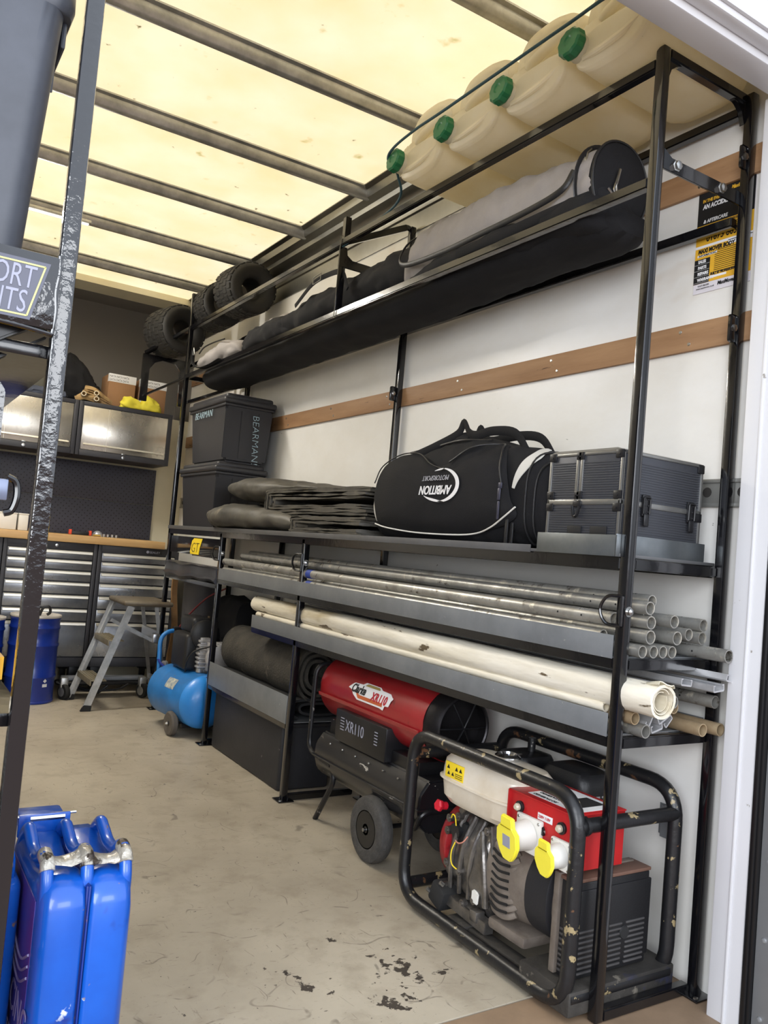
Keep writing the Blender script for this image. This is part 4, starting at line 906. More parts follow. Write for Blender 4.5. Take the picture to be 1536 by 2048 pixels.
# ------------------------------------------------------------------ generator
gen = thing('generator', 'portable generator in a scuffed black tube frame, on the floor under the near end', 'generator', (1.58, 1.65, 0))
R_ = .0178
def loop(x, nm, y0=1.325, y1=1.985, z0=.025, z1=.488):
    b = B(); b.tube(fillet([(x, y0, z0), (x, y1, z0), (x, y1, z1), (x, y0, z1)], .085, 8, closed=True), R_, 14, closed=True); return obj(nm, b, WORN, gen)
loop(1.412, 'frame_loop'); loop(1.745, 'frame_loop')
for y, z in ((1.325, .425), (1.985, .425), (1.325, .05), (1.985, .05)):
    b = B(); b.tube([(1.412, y, z), (1.745, y, z)], R_*.95, 12)
    if y < 1.5 and z > .3: b.tube([(1.424, y, z), (1.434, y, z)], R_*1.25, 12)
    obj('cross_tube', b, WORN, gen)
b = B(); b.box(1.405, 1.76, 1.31, 1.475, .012, .068, .006); b.box(1.42, 1.75, 1.70, 1.78, .03, .045, .004); b.box(1.43, 1.47, 1.47, 1.75, .02, .04, .003); b.box(1.69, 1.73, 1.47, 1.75, .02, .04, .003); b.disp(.002, 20, 2)
obj('base_plate', b, BASEP, gen)
# fuel tank: two pressed halves with a flange
tx, ty = 1.510, 1.72
def tring(hx, hy, z, p=4.5, n=60): return [V((tx+q.x, ty+q.z, z)) for q in superring(0, 0, 0, hx*.9, hy, n, p)]
b = B(); b.loft([tring(.06, .11, .325), tring(.085, .140, .330), tring(.098, .155, .346), tring(.103, .160, .385), tring(.104, .161, .392), tring(.112, .169, .393), tring(.112, .169, .398), tring(.104, .161, .399), tring(.103, .160, .42), tring(.099, .155, .445), tring(.086, .138, .462), tring(.06, .105, .468), tring(.02, .04, .469)])
ft = obj('fuel_tank', b, TANKW, gen, sharp=30)
b = B(); b.lathe([(.034, 0), (.036, .004), (.036, .012), (.028, .018), (.024, .018), (.022, .012), (.004, .012)], (1.535, 1.715, .467), (0, 0, 1), 24); obj('filler_cap', b, mat('chrome', (210, 212, 216), .1, 1), ft)
b = B(); xs_ = 1.4165
b.box(xs_-.0006, xs_+.002, 1.752, 1.832, .402, .444, .0005); b.mi = 1
for i in range(4):
    y = 1.825-i*.018
    if i != 1: b.prism([(0, 0), (.013, 0), (.0065, .011)], (xs_-.0008, y, .426), (0, -1, 0), (0, 0, 1), .0004)
for i in range(2):
    b.prism([(0, 0), (.012, 0), (.006, .010)], (xs_-.0008, 1.822-i*.018, .410), (0, -1, 0), (0, 0, 1), .0004)
for i in range(3): b.box(xs_-.0012, xs_, 1.757, 1.788, .407+i*.005, .4085+i*.005)
obj('warning_label', b, [YELP, BPRINT], ft, label='yellow warning label with small pictograms')
# engine: recoil housing, crankcase, cylinder cooling shroud
b = B(); b.lathe([(.02, 0), (.06, .004), (.105, .012), (.118, .03), (.120, .055), (.112, .06)], (1.560, 1.895, .205), (0, -1, 0), 40); obj('recoil_housing', b, RED, gen)
b = B(); b.lathe([(.014, 0), (.017, .004), (.017, .012), (.013, .016)], (1.452, 1.885, .300), (-1, 0, .2), 6); b.tube([(1.47, 1.885, .298), (1.452, 1.885, .300)], .011, 10); obj('ignition_switch', b, mat('bright_red_knob', (206, 30, 50), .4), gen)
b = B(); rings = []
for y, rx, rz, cz in ((1.835, .085, .095, .185), (1.825, .098, .108, .185), (1.78, .105, .115, .19), (1.73, .108, .120, .185), (1.70, .112, .128, .185), (1.67, .112, .13, .18), (1.655, .105, .12, .18)):
    rings.append(superring(1.555, y, cz, rx, rz, 56, 2.8))
d = []
for a, c in zip(rings[:-1], rings[1:]):
    for t in (0, .2, .4, .6, .8): d.append([p.lerp(q, t) for p, q in zip(a, c)])
b.loft(d+[rings[-1]]); b.disp(.016, 22, 9, .006, 50)
obj('crankcase', b, CASTAL, gen, sharp=50)
b = B()
for y in (1.815, 1.775, 1.735):   # cast ribs and bosses
    b.tube(smoothp([(1.452, y, .10), (1.442, y-.008, .18), (1.446, y-.02, .25), (1.47, y-.03, .31)], 6), .007, 8)
for y, z in ((1.828, .285), (1.832, .25), (1.826, .165), (1.77, .16), (1.665, .30), (1.79, .30), (1.70, .11), (1.828, .10), (1.66, .15), (1.745, .085)):
    b.lathe([(.011, 0), (.011, .014), (.006, .014), (.006, .018)], (1.452, y, z), (-1, 0, 0), 10)
b.box(1.455, 1.50, 1.62, 1.66, .30, .335, .006); b.bar((1.455, 1.655, .315), (1.448, 1.635, .235), .022, .012); b.bar((1.47, 1.79, .31), (1.47, 1.77, .335), .05, .02)
b.tube(smoothp([(1.458, 1.700, .285), (1.440, 1.67, .235), (1.438, 1.655, .17), (1.445, 1.655, .11)], 6), .010, 10)
obj('engine_casting', b, CASTAL, gen)
b = B(); b.box(1.44, 1.62, 1.70, 1.83, .052, .085, .01); b.box(1.43, 1.46, 1.672, 1.70, .062, .09, .003); b.bar((1.45, 1.83, .075), (1.45, 1.64, .06), .03, .03); b.disp(.003, 30, 3); obj('sump', b, CASTAL, gen)
b = B(); b.box(1.415, 1.50, 1.80, 1.862, .045, .105, .008, rot=Matrix.Rotation(.35, 3, 'X')); eb = obj('rubber_mount', b, RUB, gen)
for y, z in ((1.862, .075), (1.806, .112)): b = B(); b.lathe([(.006, 0), (.006, .012)], (1.42, y, z), (-.6, .2, .5), 8); obj('bolt', b, STEEL, eb)
b = B(); b.prism([(0, 0), (.025, 0), (.028, .03), (.012, .036), (0, .034)], (1.443, 1.705, .105), (0, -1, 0), (0, 0, 1), .008, .003); obj('oil_dipstick', b, WPLAS, gen)
b = B(); b.box(1.452, 1.49, 1.765, 1.825, .225, .285, .008); b.tube([(1.455, 1.80, .26), (1.44, 1.80, .258)], .02, 12); obj('carburettor_cover', b, BLKPL, gen)
for m_, pts in ((YELP, [(1.437, 1.815, .29), (1.433, 1.805, .302), (1.434, 1.795, .298), (1.437, 1.792, .275)]), (YELP, [(1.437, 1.79, .232), (1.43, 1.795, .205), (1.43, 1.79, .175), (1.438, 1.77, .162)]), (mat('pink_wire', (206, 140, 120), .5), [(1.437, 1.79, .236), (1.432, 1.77, .236), (1.432, 1.75, .246), (1.440, 1.742, .262)])):
    b = B(); b.tube(smoothp(pts, 6), .0018, 6); obj('wire', b, m_, gen)
# finned bell housing, stator band, end bracket and black end box
def gring(y, rx, rz=None, cz=.205, cx=1.555, p=2.3, n=48): return superring(cx, y, cz, rx, rz or rx, n, p)
b = B(); b.loft([gring(1.655, .118, .125), gring(1.64, .122, .128), gring(1.60, .122, .122), gring(1.55, .118, .112), gring(1.515, .112, .108)])
b.box(1.465, 1.56, 1.50, 1.56, .285, .34, .006); b.box(1.44, 1.66, 1.50, 1.64, .068, .098, .01)
bh = obj('bell_housing', b, CASTB, gen)
for k in range(9):
    z = .275-k*.019; b = B()
    b.tube(smoothp([(1.446, 1.632, z+.006), (1.439, 1.615, z), (1.438, 1.585, z-.004), (1.442, 1.560, z+.002), (1.450, 1.545, z+.012)], 4), .008, 8, r2=.0045); obj('cooling_fin', b, CASTB, bh)
b = B()
for k in range(8):
    z = .2655-k*.019; b.tube(smoothp([(1.4345, 1.628, z+.006), (1.4325, 1.600, z-.002), (1.4355, 1.565, z+.002)], 4), .0035, 6)
obj('cooling_slot', b, mat('dark_slot', (22, 20, 19), .9), bh)
b = B(); b.loft([gring(1.516, .108), gring(1.514, .112), gring(1.44, .112), gring(1.436, .106)]); obj('stator_band', b, mat('stator_paint', (30, 30, 34), .55, bump=.05, bs=200), gen)
b = B(); b.loft([gring(1.44, .092, cz=.20), gring(1.425, .105, cz=.20), gring(1.405, .108, cz=.20), gring(1.402, .07)]); b.box(1.428, 1.68, 1.386, 1.404, .072, .30, .003); obj('end_bracket', b, CASTB, gen)
b = B(); b.box(1.436, 1.69, 1.345, 1.3862, .07, .287, .004); b.box(1.45, 1.695, 1.342, 1.35, .09, .27, .003)
eb = obj('end_cover', b, BLKPL, gen)
b = B(); b.box(1.432, 1.692, 1.343, 1.405, .2875, .296, .002); obj('cover_lid', b, BROWND, gen)
b = B()
for c_ in range(3):
    for k in range(9): b.box(1.455+c_*.078, 1.52+c_*.078, 1.3395, 1.346, .082+k*.0115, .0875+k*.0115, .002)
for k in range(9): b.box(1.4335, 1.438, 1.350, 1.382, .082+k*.0115, .0875+k*.0115, .001)
obj('louvre', b, mat('louvre_grey', (66, 64, 64), .6), eb)
b = B(); b.lathe([(.016, 0), (.014, .004)], (1.605, 1.341, .155), (0, -1, 0), 20); obj('grommet', b, RUB, eb)
# red control box
b = B(); b.box(1.420, 1.592, 1.346, 1.572, .4385, .442, .001); b.box(1.424, 1.592, 1.349, 1.569, .312, .4385, .002)
b.box(1.418, 1.424, 1.346, 1.352, .31, .44); b.box(1.418, 1.424, 1.567, 1.572, .31, .44)
cb = obj('control_box', b, REDG, gen)
b = B(); b.box(1.44, 1.575, 1.360, 1.525, .4422, .4428); b.mi = 1; b.box(1.47, 1.56, 1.385, 1.445, .4429, .4434)
for k in range(4): b.text('GENERATOR'[:9-k], (1.455+k*.022, 1.515, .4435), (0, -1, 0), (-1, 0, 0), .014, ext=.0003)
obj('rating_label', b, [LPRINT, mat('label_black', (40, 40, 42), .5)], cb, label='worn white and black rating label')
b = B(); b.box(1.4232, 1.4238, 1.418, 1.468, .398, .414, .0002); b.mi = 1; b.text('230V 110V', (1.4228, 1.465, .403), (0, -1, 0), (0, 0, 1), .009, ext=.0002, bold=.0003); obj('small_label', b, [LPRINT, RPRINT], cb)
for y, z in ((1.530, .408), (1.385, .402)):
    b = B(); b.lathe([(.014, 0), (.014, .006), (.011, .008)], (1.424, y, z), (-1, 0, 0), 20); q = obj('indicator', b, BLKM, cb)
    b = B(); b.lathe([(.009, .006), (.009, .014), (.005, .019)], (1.424, y, z), (-1, 0, 0), 16); obj('lens', b, GLASSM, q)
b = B(); b.prism([(0, 0), (.024, 0), (.024, .01), (.018, .02), (.006, .02), (0, .01)], (1.424, 1.462, .367), (0, -1, 0), (0, 0, 1), .008, .001); obj('trip_switch', b, BLKM, cb)
def socket(y, z, s, nm='power_socket'):
    b = B(); b.box(1.412, 1.424, y-.042*s, y+.042*s, z-.042*s, z+.042*s, .004)
    d_ = V((-1, .12, -.10)).normalized()
    b.lathe([(.036*s, 0), (.034*s, .012), (.031*s, .045*s), (.033*s, .05*s)], (1.414, y, z), d_, 28)
    q = obj(nm, b, WPLAS, cb)
    for dy in (-.034, .034):
        for dz in (-.034, .034): b = B(); b.lathe([(.004*s, 0), (.003*s, .0015)], (1.412, y+dy*s, z+dz*s), (-1, 0, 0), 8); obj('screw', b, STEEL, q)
    b = B(); o_ = V((1.414, y, z))+d_*.05*s; a_ = d_.cross(V((0, 0, 1))).normalized(); b_ = a_.cross(d_)
    prf = [(-.022, .052), (.022, .052), (.024, .030), (.040, .018), (.042, -.012), (.030, -.034), (.014, -.050), (-.014, -.050), (-.030, -.034), (-.042, -.012), (-.040, .018), (-.024, .030)]
    t = bmesh.new(); f1 = [t.verts.new(o_+a_*(-p*s)+b_*(r*s)) for p, r in prf]; f2 = [t.verts.new(v.co+d_*.012*s) for v in f1]
    t.faces.new(f1); t.faces.new(f2[::-1])
    for i in range(len(f1)): t.faces.new((f1[i], f2[i], f2[(i+1) % len(f1)], f1[(i+1) % len(f1)]))
    bmesh.ops.recalc_face_normals(t, faces=t.faces[:]); bmesh.ops.bevel(t, geom=t.edges[:], offset=.003*s, segments=2, affect='EDGES'); b.merge(t)
    b.bar(o_+b_*.028*s+d_*.013*s-a_*.022*s, o_+b_*.028*s+d_*.013*s+a_*.022*s, .003, .003)
    q2 = obj('socket_flap', b, YEL, cb)
    return o_+d_*.0125*s, a_, b_, d_
o_, a_, b_, d_ = socket(1.487, .355, 1.02)
b = B(); t = bmesh.new(); bmesh.ops.create_cube(t, size=1, matrix=Matrix.Diagonal((.03, .028, .001, 1))); M = Matrix((a_, b_, d_)).transposed().to_4x4(); M.translation = o_-a_*.002-b_*.004; bmesh.ops.transform(t, matrix=M, verts=t.verts[:]); b.merge(t); obj('socket_label', b, GPRINT, cb)
socket(1.376, .345, .80)
b = B(); b.lathe([(.026, 0), (.026, .016), (.022, .02)], (1.592, 1.40, .372), (1, 0, 0), 24); obj('rear_socket', b, WPLAS, cb)
b = B(); b.tube([(1.604+.0, 1.40+.028*cos(a), .372+.028*sin(a)) for a in [2*pi*k/24 for k in range(24)]], .004, 8, closed=True); obj('blue_ring', b, BTAPE, cb)
# air filter box and silencer behind the tank
b = B(); rings = []
for z, s in ((.33, .9), (.36, .98), (.42, 1), (.445, .96), (.462, .82), (.47, .55)): rings.append([V((1.70+q.x, 1.615+q.z, z)) for q in superring(0, 0, 0, .068*s, .088*s, 48, 5)])
b.loft(rings); af = obj('air_filter', b, BLKPL, gen)
b = B()
for k in range(6): b.box(1.640+k*.022, 1.654+k*.022, 1.525, 1.5315, .375, .380, .001); b.box(1.640+k*.022, 1.654+k*.022, 1.525, 1.5315, .390, .395, .001); b.box(1.640+k*.022, 1.654+k*.022, 1.525, 1.5315, .405, .410, .001)
obj('vent', b, mat('vent_grey', (150, 150, 150), .5), af)
b = B(); rings = []
for z, s in ((.33, .94), (.40, 1), (.445, 1), (.458, .9), (.462, .6)): rings.append([V((1.68+q.x, 1.80+q.z, z)) for q in superring(0, 0, 0, .07*s, .06*s, 40, 5)])
b.loft(rings); b.tube([(1.70, 1.80, .455), (1.70, 1.80, .50)], .012, 12); obj('silencer', b, BLKM, gen)

# ------------------------------------------------------------------ space heater
ht = thing('space_heater', 'red and black wheeled space heater with an oval sticker, under the pipe trays', 'heater', (1.62, 2.3, 0))
b = B(); cx_, cz_ = 1.622, .478; n = 48
def hr(y, r, n=48): return [V((cx_+cos(a)*r*(1-.018*(abs(sin(a*4)) < .2)), y, cz_+sin(a)*r)) for a in [2*pi*k/n for k in range(n)]]
b.loft([hr(2.085, .112), hr(2.08, .118), hr(2.09, .119), hr(2.75, .119), hr(2.765, .114)])
b.prism([(0, 0), (.66, 0), (.66, .012), (0, .012)], (cx_-.121, 2.09, cz_-.028), (0, 1, 0), (-.25, 0, 1), -.004)
br = obj('barrel', b, RED, ht)
b = B(); b.lathe([(.116, 0), (.114, .022), (.108, .05), (.100, .062), (.094, .064), (.090, .06), (.095, .03), (.095, .0)], (cx_, 2.085, cz_), (0, -1, 0), 40, cap=False); b.lathe([(.001, .02), (.095, .02)], (cx_, 2.085, cz_), (0, -1, 0), 36, cap=False); obj('nozzle', b, mat('burnt_steel', (58, 56, 58), .38, .8, var=.4, vs=10), ht)
b = B()
for a in range(6): b.tube(smoothp([(cx_+cos(a*pi/3)*.092, 2.030, cz_+sin(a*pi/3)*.092), (cx_+cos(a*pi/3)*.04, 2.024, cz_+sin(a*pi/3)*.04), (cx_, 2.022, cz_)], 3), .003, 6)
obj('nozzle_guard', b, BLKM, ht)
# oval sticker wrapped on the barrel
def onb(y, ang, off=.0006): return V((cx_+cos(ang)*(.1205+off), y, cz_+sin(ang)*(.1205+off)))
b = B(); ho = [(-.145, .0), (-.115, .022), (-.06, .024), (-.045, .034), (.05, .034), (.065, .026), (.12, .024), (.14, .012), (.148, .014), (.135, .002), (.13, -.018), (.105, -.020), (.10, -.036), (.075, -.032), (-.075, -.032), (-.105, -.018), (-.12, -.004)]
yc, ac = 2.405, 2.84
def wrap(b, poly, off, s=1):
    vs = [b.bm.verts.new(onb(yc-p*s, ac-q*s/.1205, off)) for p, q in poly]; b._n = len(b.bm.faces)
    f = b.bm.faces.new(vs); f.material_index = b.mi
sc_ = 1.0
def wrap_rows(b, poly, off, s):
    # scan-filled outline so that it follows the curve
    N_ = 40; xs = [-.15+.30*i/N_ for i in range(N_+1)]; top, bot = [], []
    def cut(x):
        zs = []
        for (x0, z0), (x1, z1) in zip(poly, poly[1:]+poly[:1]):
            if (x0-x)*(x1-x) <= 0 and x0 != x1: zs.append(z0+(z1-z0)*(x-x0)/(x1-x0))
        return (min(zs), max(zs)) if len(zs) > 1 else None
    prev = None
    for x in xs:
        c_ = cut(x)
        if c_:
            col = [b.bm.verts.new(onb(yc-x*s, ac-(c_[0]+(c_[1]-c_[0])*j/6)*s/.1205, off)) for j in range(7)]
            if prev:
                for j in range(6): f = b.bm.faces.new((prev[j], col[j], col[j+1], prev[j+1])); f.material_index = b.mi
            prev = col
wrap_rows(b, ho, .0008, sc_)
b.mi = 1; wrap_rows(b, [(-.09, -.006), (-.07, -.026), (.09, -.026), (.095, -.014), (-.06, -.014)], .0014, sc_)
b.mi = 2; wrap_rows(b, [(-.045, .022), (-.03, .031), (.045, .031), (.06, .022)], .0014, sc_)
st = obj('sticker', b, [LPRINT, mat('sticker_orange', (190, 96, 52), .5), mat('sticker_olive', (150, 132, 70), .5)], ht, sharp=80, label='white outlined oval sticker')
for s_, y0_, m_, z0_ in (('Clarke', .112, BPRINT, -.009), ('XR110', -.012, RPRINT, -.017)):
    b = B(); b.text(s_, (0, 0, 0), (1, 0, 0), (0, 1, 0), .040, shear=.25, sx=.80, ext=.0004, bold=.0014)
    for v in b.bm.verts: px_, pz_, d__ = v.co; v.co = onb(yc+(y0_-px_)*sc_*1.08, ac-(pz_+z0_)*sc_/.1205, .0018+d__)
    b.recalc = False; obj('lettering', b, m_, ht)
# fuel tank chassis, control panel
b = B(); tp = [(-.135, .0), (-.13, .045), (-.10, .085), (.10, .085), (.13, .045), (.135, .0), (.12, -.05), (.09, -.075), (-.09, -.075), (-.12, -.05)]
b.prism(tp, (1.615, 2.72, .235), (1, 0, 0), (0, 0, 1), .685, .006)
b.box(1.475, 1.755, 2.03, 2.73, .232, .238, .002)
obj('fuel_tank', b, mat('chipped_black_tank', (24, 24, 27), .3, coat=.3, spots=[((176, 172, 164), 15, .66, .02), ((90, 86, 80), 30, .68, .03)], stretch=(1, .4, 1.6)), ht)
b = B(); b.box(1.492, 1.70, 2.26, 2.60, .318, .43, .006); cp_ = obj('control_housing', b, BLKM, ht)
b = B(); b.text('XR110', (1.4915, 2.525, .365), (0, -1, 0), (0, 0, 1), .055, sx=.82, ext=.0004)
for k in range(5):
    b.box(1.4910, 1.4922, 2.535, 2.56, .362+k*.010, .365+k*.010); b.box(1.4910, 1.4922, 2.31, 2.33, .362+k*.010, .365+k*.010)
obj('panel_lettering', b, GPRINT, cp_)
b = B(); b.box(1.52, 1.70, 2.10, 2.26, .318, .36, .004); obj('barrel_support', b, BLKM, ht)
b = B(); b.box(1.53, 1.70, 2.60, 2.70, .31, .37, .004); obj('barrel_support', b, BLKM, ht)
for x in (1.475, 1.765):
    b = B(); sg = -1 if x < 1.6 else 1
    b.lathe([(.060, -.022), (.085, -.026), (.100, -.020), (.105, -.008), (.105, .008), (.100, .020), (.085, .026), (.060, .022), (.060, -.022)], (x, 2.275, .105), (1, 0, 0), 40, cap=False)
    w_ = obj('wheel', b, mat('worn_wheel_rubber', (74, 72, 70), .7, var=.4, vs=40, bump=.3, bs=120), ht)
    b = B(); b.lathe([(.062, -.022), (.057, -.022), (.056, -.002), (.020, -.002), (.018, -.022), (.010, -.022), (.010, .022), (.018, .022), (.020, .002), (.056, .002), (.057, .022), (.062, .022)], (x, 2.275, .105), (1, 0, 0), 36)
    for k in range(6): b.bar((x+sg*.010, 2.275+cos(k*pi/3)*.015, .105+sin(k*pi/3)*.015), (x+sg*.010, 2.275+cos(k*pi/3)*.056, .105+sin(k*pi/3)*.056), .010, .006, up=(1, 0, 0))
    obj('hub', b, mat('hub_black', (20, 20, 22), .35), w_)
    b = B(); b.lathe([(.006, 0), (.006, .01), (.002, .012)], (x+sg*.022, 2.275, .105), (sg, 0, 0), 10); obj('axle_cap', b, STEEL, w_)
b = B(); b.tube([(1.475, 2.275, .105), (1.765, 2.275, .105)], .008, 10); obj('axle', b, BLKM, ht)
for x in (1.50, 1.73):
    b = B(); b.tube(fillet([(x, 2.62, .225), (x, 2.585, .17), (x+.0, 2.66, .06), (x+.0, 2.70, .002)], .05), .010, 10); obj('leg', b, BLKM, ht)
b = B(); b.tube(fillet([(1.49, 2.60, .222), (1.49, 2.78, .235), (1.49, 2.775, .56), (1.75, 2.775, .56), (1.75, 2.78, .235), (1.75, 2.60, .222)], .05), .009, 10); obj('handle', b, BLKM, ht)
b = B(); b.tube(fillet([(1.49, 2.30, .222), (1.49, 2.12, .222), (1.49, 2.06, .16), (1.49, 2.03, .23), (1.75, 2.03, .23), (1.75, 2.06, .16), (1.75, 2.12, .222)], .035), .009, 10); obj('front_handle', b, BLKM, ht)
b = B()
for k in range(7): b.lathe([(.004, 0), (.003, .003)], (1.4915, 2.08+k*.09, .295), (-1, 0, 0), 8)
obj('screw', b, STEEL, ht)
# ------------------------------------------------------------------ rolled carpets and black box under the rack
b = B(); b.box(1.500, 1.735, 3.04, 3.80, .001, .262, .012, 3); b.box(1.497, 1.738, 3.036, 3.804, .255, .272, .005)
tag(obj('storage_box', b, mat('black_board', (42, 42, 46), .55, var=.3, vs=5, bump=.06, bs=50, spots=[((96, 94, 92), 26, .72, .03)])), 'long low black box on the floor under the carpet tray', 'box')
def spiral(cx, cz, r0, r1, turns, y0, y1, label, seed, th=.009, sq=1.0):
    b = B(); N_ = int(turns*30); inn, out = [], []
    for k in range(N_+1):
        t = k/N_; a = -.5+2*pi*turns*t; r = r1+(r0-r1)*t
        inn.append((cx+cos(a)*(r-th/2), cz+sin(a)*(r-th/2)*sq)); out.append((cx+cos(a)*(r+th/2), cz+sin(a)*(r+th/2)*sq))
    ring = out+inn[::-1]; rows = []
    ny = 22
    for j in range(ny+1):
        y = y0+(y1-y0)*j/ny; s = 1+.02*sin(j*.9+seed); rows.append([V((cx+(x-cx)*s, y+(.004*sin(x*60+z*50) if j == 0 else 0), cz+(z-cz)*s+.003*sin(j*.7+seed))) for x, z in ring])
    n0 = len(b.bm.faces); vs = [[b.bm.verts.new(p) for p in r] for r in rows]; m_ = len(ring)
    for A, C_ in zip(vs[:-1], vs[1:]):
        for i in range(m_): b.bm.faces.new((A[i], A[(i+1) % m_], C_[(i+1) % m_], C_[i]))
    for r in (vs[0], vs[-1]):
        for i in range(N_): b.bm.faces.new((r[i], r[i+1], r[m_-2-i], r[m_-1-i]))
    return b
b = spiral(1.610, .482, .100, .040, 2.8, 2.98, 3.80, '', 1, th=.012, sq=1.1); tag(obj('carpet_roll', b, CARP, sharp=60), 'dusty dark carpet roll on the low tray, with its spiral end showing', 'roll', 'rolled mats on the low tray')
b = B(); outer = smoothp([(1.535, .0), (1.505, .018), (1.497, .043), (1.515, .068), (1.60, .074), (1.70, .07), (1.73, .05), (1.72, .02), (1.64, .012), (1.56, .02), (1.54, .04), (1.56, .056), (1.64, .058), (1.68, .052)], 5)
def strip(b, path, th, y0, y1, ny=10):
    P_ = [V((p.x, 0, p.y)) for p in [V((q[0], q[1], 0)) for q in path]]; L_, R2 = [], []
    for i, p in enumerate(P_):
        d_ = (P_[min(i+1, len(P_)-1)]-P_[max(i-1, 0)]).normalized(); nn = V((-d_.z, 0, d_.x)); L_.append(p+nn*th/2); R2.append(p-nn*th/2)
    vs = []
    for j in range(ny+1):
        y = y0+(y1-y0)*j/ny; vs.append([b.bm.verts.new(V((p.x, y, p.z))) for p in L_+R2[::-1]])
    m_ = len(vs[0]); n_ = len(L_)
    for A, C_ in zip(vs[:-1], vs[1:]):
        for i in range(m_): b.bm.faces.new((A[i], A[(i+1) % m_], C_[(i+1) % m_], C_[i]))
    for r in (vs[0], vs[-1]):
        for i in range(n_-1): b.bm.faces.new((r[i], r[i+1], r[m_-2-i], r[m_-1-i]))
strip(b, [(p[0], p[1]+.306) for p in outer], .010, 2.98, 3.80); tag(obj('folded_mat', b, RUB, sharp=60), 'black rubber mat folded double on the low tray, under the carpet roll', 'mat', 'rolled mats on the low tray')
b = spiral(1.735, .40, .07, .03, 1.6, 3.02, 3.75, '', 4, th=.012); tag(obj('carpet_roll', b, CARP, sharp=60), 'smaller dark carpet roll against the wall behind the larger one', 'roll', 'rolled mats on the low tray')
# ------------------------------------------------------------------ compressor
cm = thing('air_compressor', 'small blue air compressor with a curved handle, between the two far posts', 'compressor', (1.47, 4.1, 0), )
b = B(); d_ = V((-.12, 1, 0)).normalized(); o_ = V((1.487, 3.87, .178))
b.lathe([(.02, -.052), (.07, -.044), (.105, -.026), (.128, .0), (.133, .02)], o_, d_, 36); obj('tank_end', b, mat('bright_blue_end', (46, 140, 226), .35, coat=.2, var=.15, vs=8, spots=[((130, 130, 120), 34, .74, .03)]), cm)
b = B(); b.lathe([(.133, .02), (.134, .03), (.134, .40), (.128, .42), (.105, .447), (.07, .465), (.02, .473)], o_, d_, 36); ta = obj('air_tank', b, BLUEC, cm)
def ot(a, h_, off=0): 
    a_ = d_.cross(V((0, 0, 1))).normalized(); return o_+d_*h_+(a_*cos(a)*(.134+off)+V((0, 0, 1))*sin(a)*(.134+off))
b = B(); q = [ot(2.75, .13, .001), ot(2.75, .235, .001), ot(2.3, .235, .001), ot(2.3, .13, .001)]
P_ = []
for i in range(7):
    ang = 2.78-(.42)*i/6; P_.append([ot(ang, .12, .0012), ot(ang, .22, .0012)])
for A, C_ in zip(P_[:-1], P_[1:]): b.bm.faces.new([b.bm.verts.new(p) for p in (A[0], A[1], C_[1], C_[0])])
bmesh.ops.remove_doubles(b.bm, verts=b.bm.verts[:], dist=1e-5); obj('label', b, mat('worn_label', (206, 204, 180), .6, var=1, vs=50, rgb2=(84, 112, 150)), ta)
b = B(); b.tube(fillet([(1.392, 4.36, .22), (1.392, 4.40, .46), (1.60, 4.42, .49)], .07), .012, 12); b.lathe([(.014, 0), (.012, .01)], (1.392, 4.36, .215), (0, 0, 1), 12); obj('handle', b, BLUEC, cm)
b = B(); b.tube([(1.465, 4.407, .478), (1.60, 4.42, .49)], .0155, 12); obj('grip', b, BLKPL, cm)
b = B(); b.box(1.40, 1.47, 4.0, 4.22, .315, .50, .02, 3); b.box(1.45, 1.56, 4.06, 4.26, .49, .58, .02, 3); b.lathe([(.075, 0), (.075, .03), (.06, .04)], (1.50, 4.02, .50), (0, -1, .0), 24); obj('motor_cover', b, BLKPL, cm)
b = B()
for k in range(7): b.box(1.458, 1.53, 3.955, 4.06, .335+k*.022, .347+k*.022, .004)
b.box(1.468, 1.52, 3.965, 4.05, .33, .49, .006); obj('cylinder', b, mat('pale_cast', (206, 204, 204), .45, .6, var=.3, vs=20), cm)
b = B()
for k in range(9): b.box(1.50+k*.0105, 1.505+k*.0105, 3.90, 4.0, .325, .47, .003)
b.lathe([(.062, 0), (.066, .008), (.060, .016), (.04, .022), (.012, .024)], (1.545, 3.905, .398), (-.2, -1, 0), 30); obj('crankcase', b, mat('pale_cast', (206, 204, 204), .45, .6), cm)
b = B(); b.box(1.47, 1.53, 3.97, 4.05, .30, .33, .01); b.lathe([(.018, 0), (.018, .02)], (1.475, 3.97, .315), (0, 0, 1), 12); obj('fitting', b, ALU, cm)
b = B(); b.lathe([(.02, 0), (.02, .015)], (1.41, 4.31, .30), (-1, -.4, 0), 16); obj('gauge', b, ALU, cm)
b = B(); b.tube(smoothp([(1.387, 4.39, .32), (1.385, 4.30, .30), (1.40, 4.15, .285), (1.42, 4.0, .285), (1.45, 3.90, .295), (1.50, 3.86, .305), (1.56, 3.84, .32)], 6), .006, 8); obj('air_hose', b, mat('blue_hose', (24, 40, 128), .4), cm)
b = B(); b.tube(smoothp([(1.42, 4.02, .31), (1.41, 3.99, .36), (1.43, 3.95, .42), (1.50, 3.90, .455), (1.56, 3.90, .45)], 6), .005, 8); b.tube(smoothp([(1.40, 4.34, .29), (1.39, 4.30, .285), (1.42, 4.2, .30), (1.46, 4.1, .315)], 6), .005, 8); obj('cable', b, BLKPL, cm)
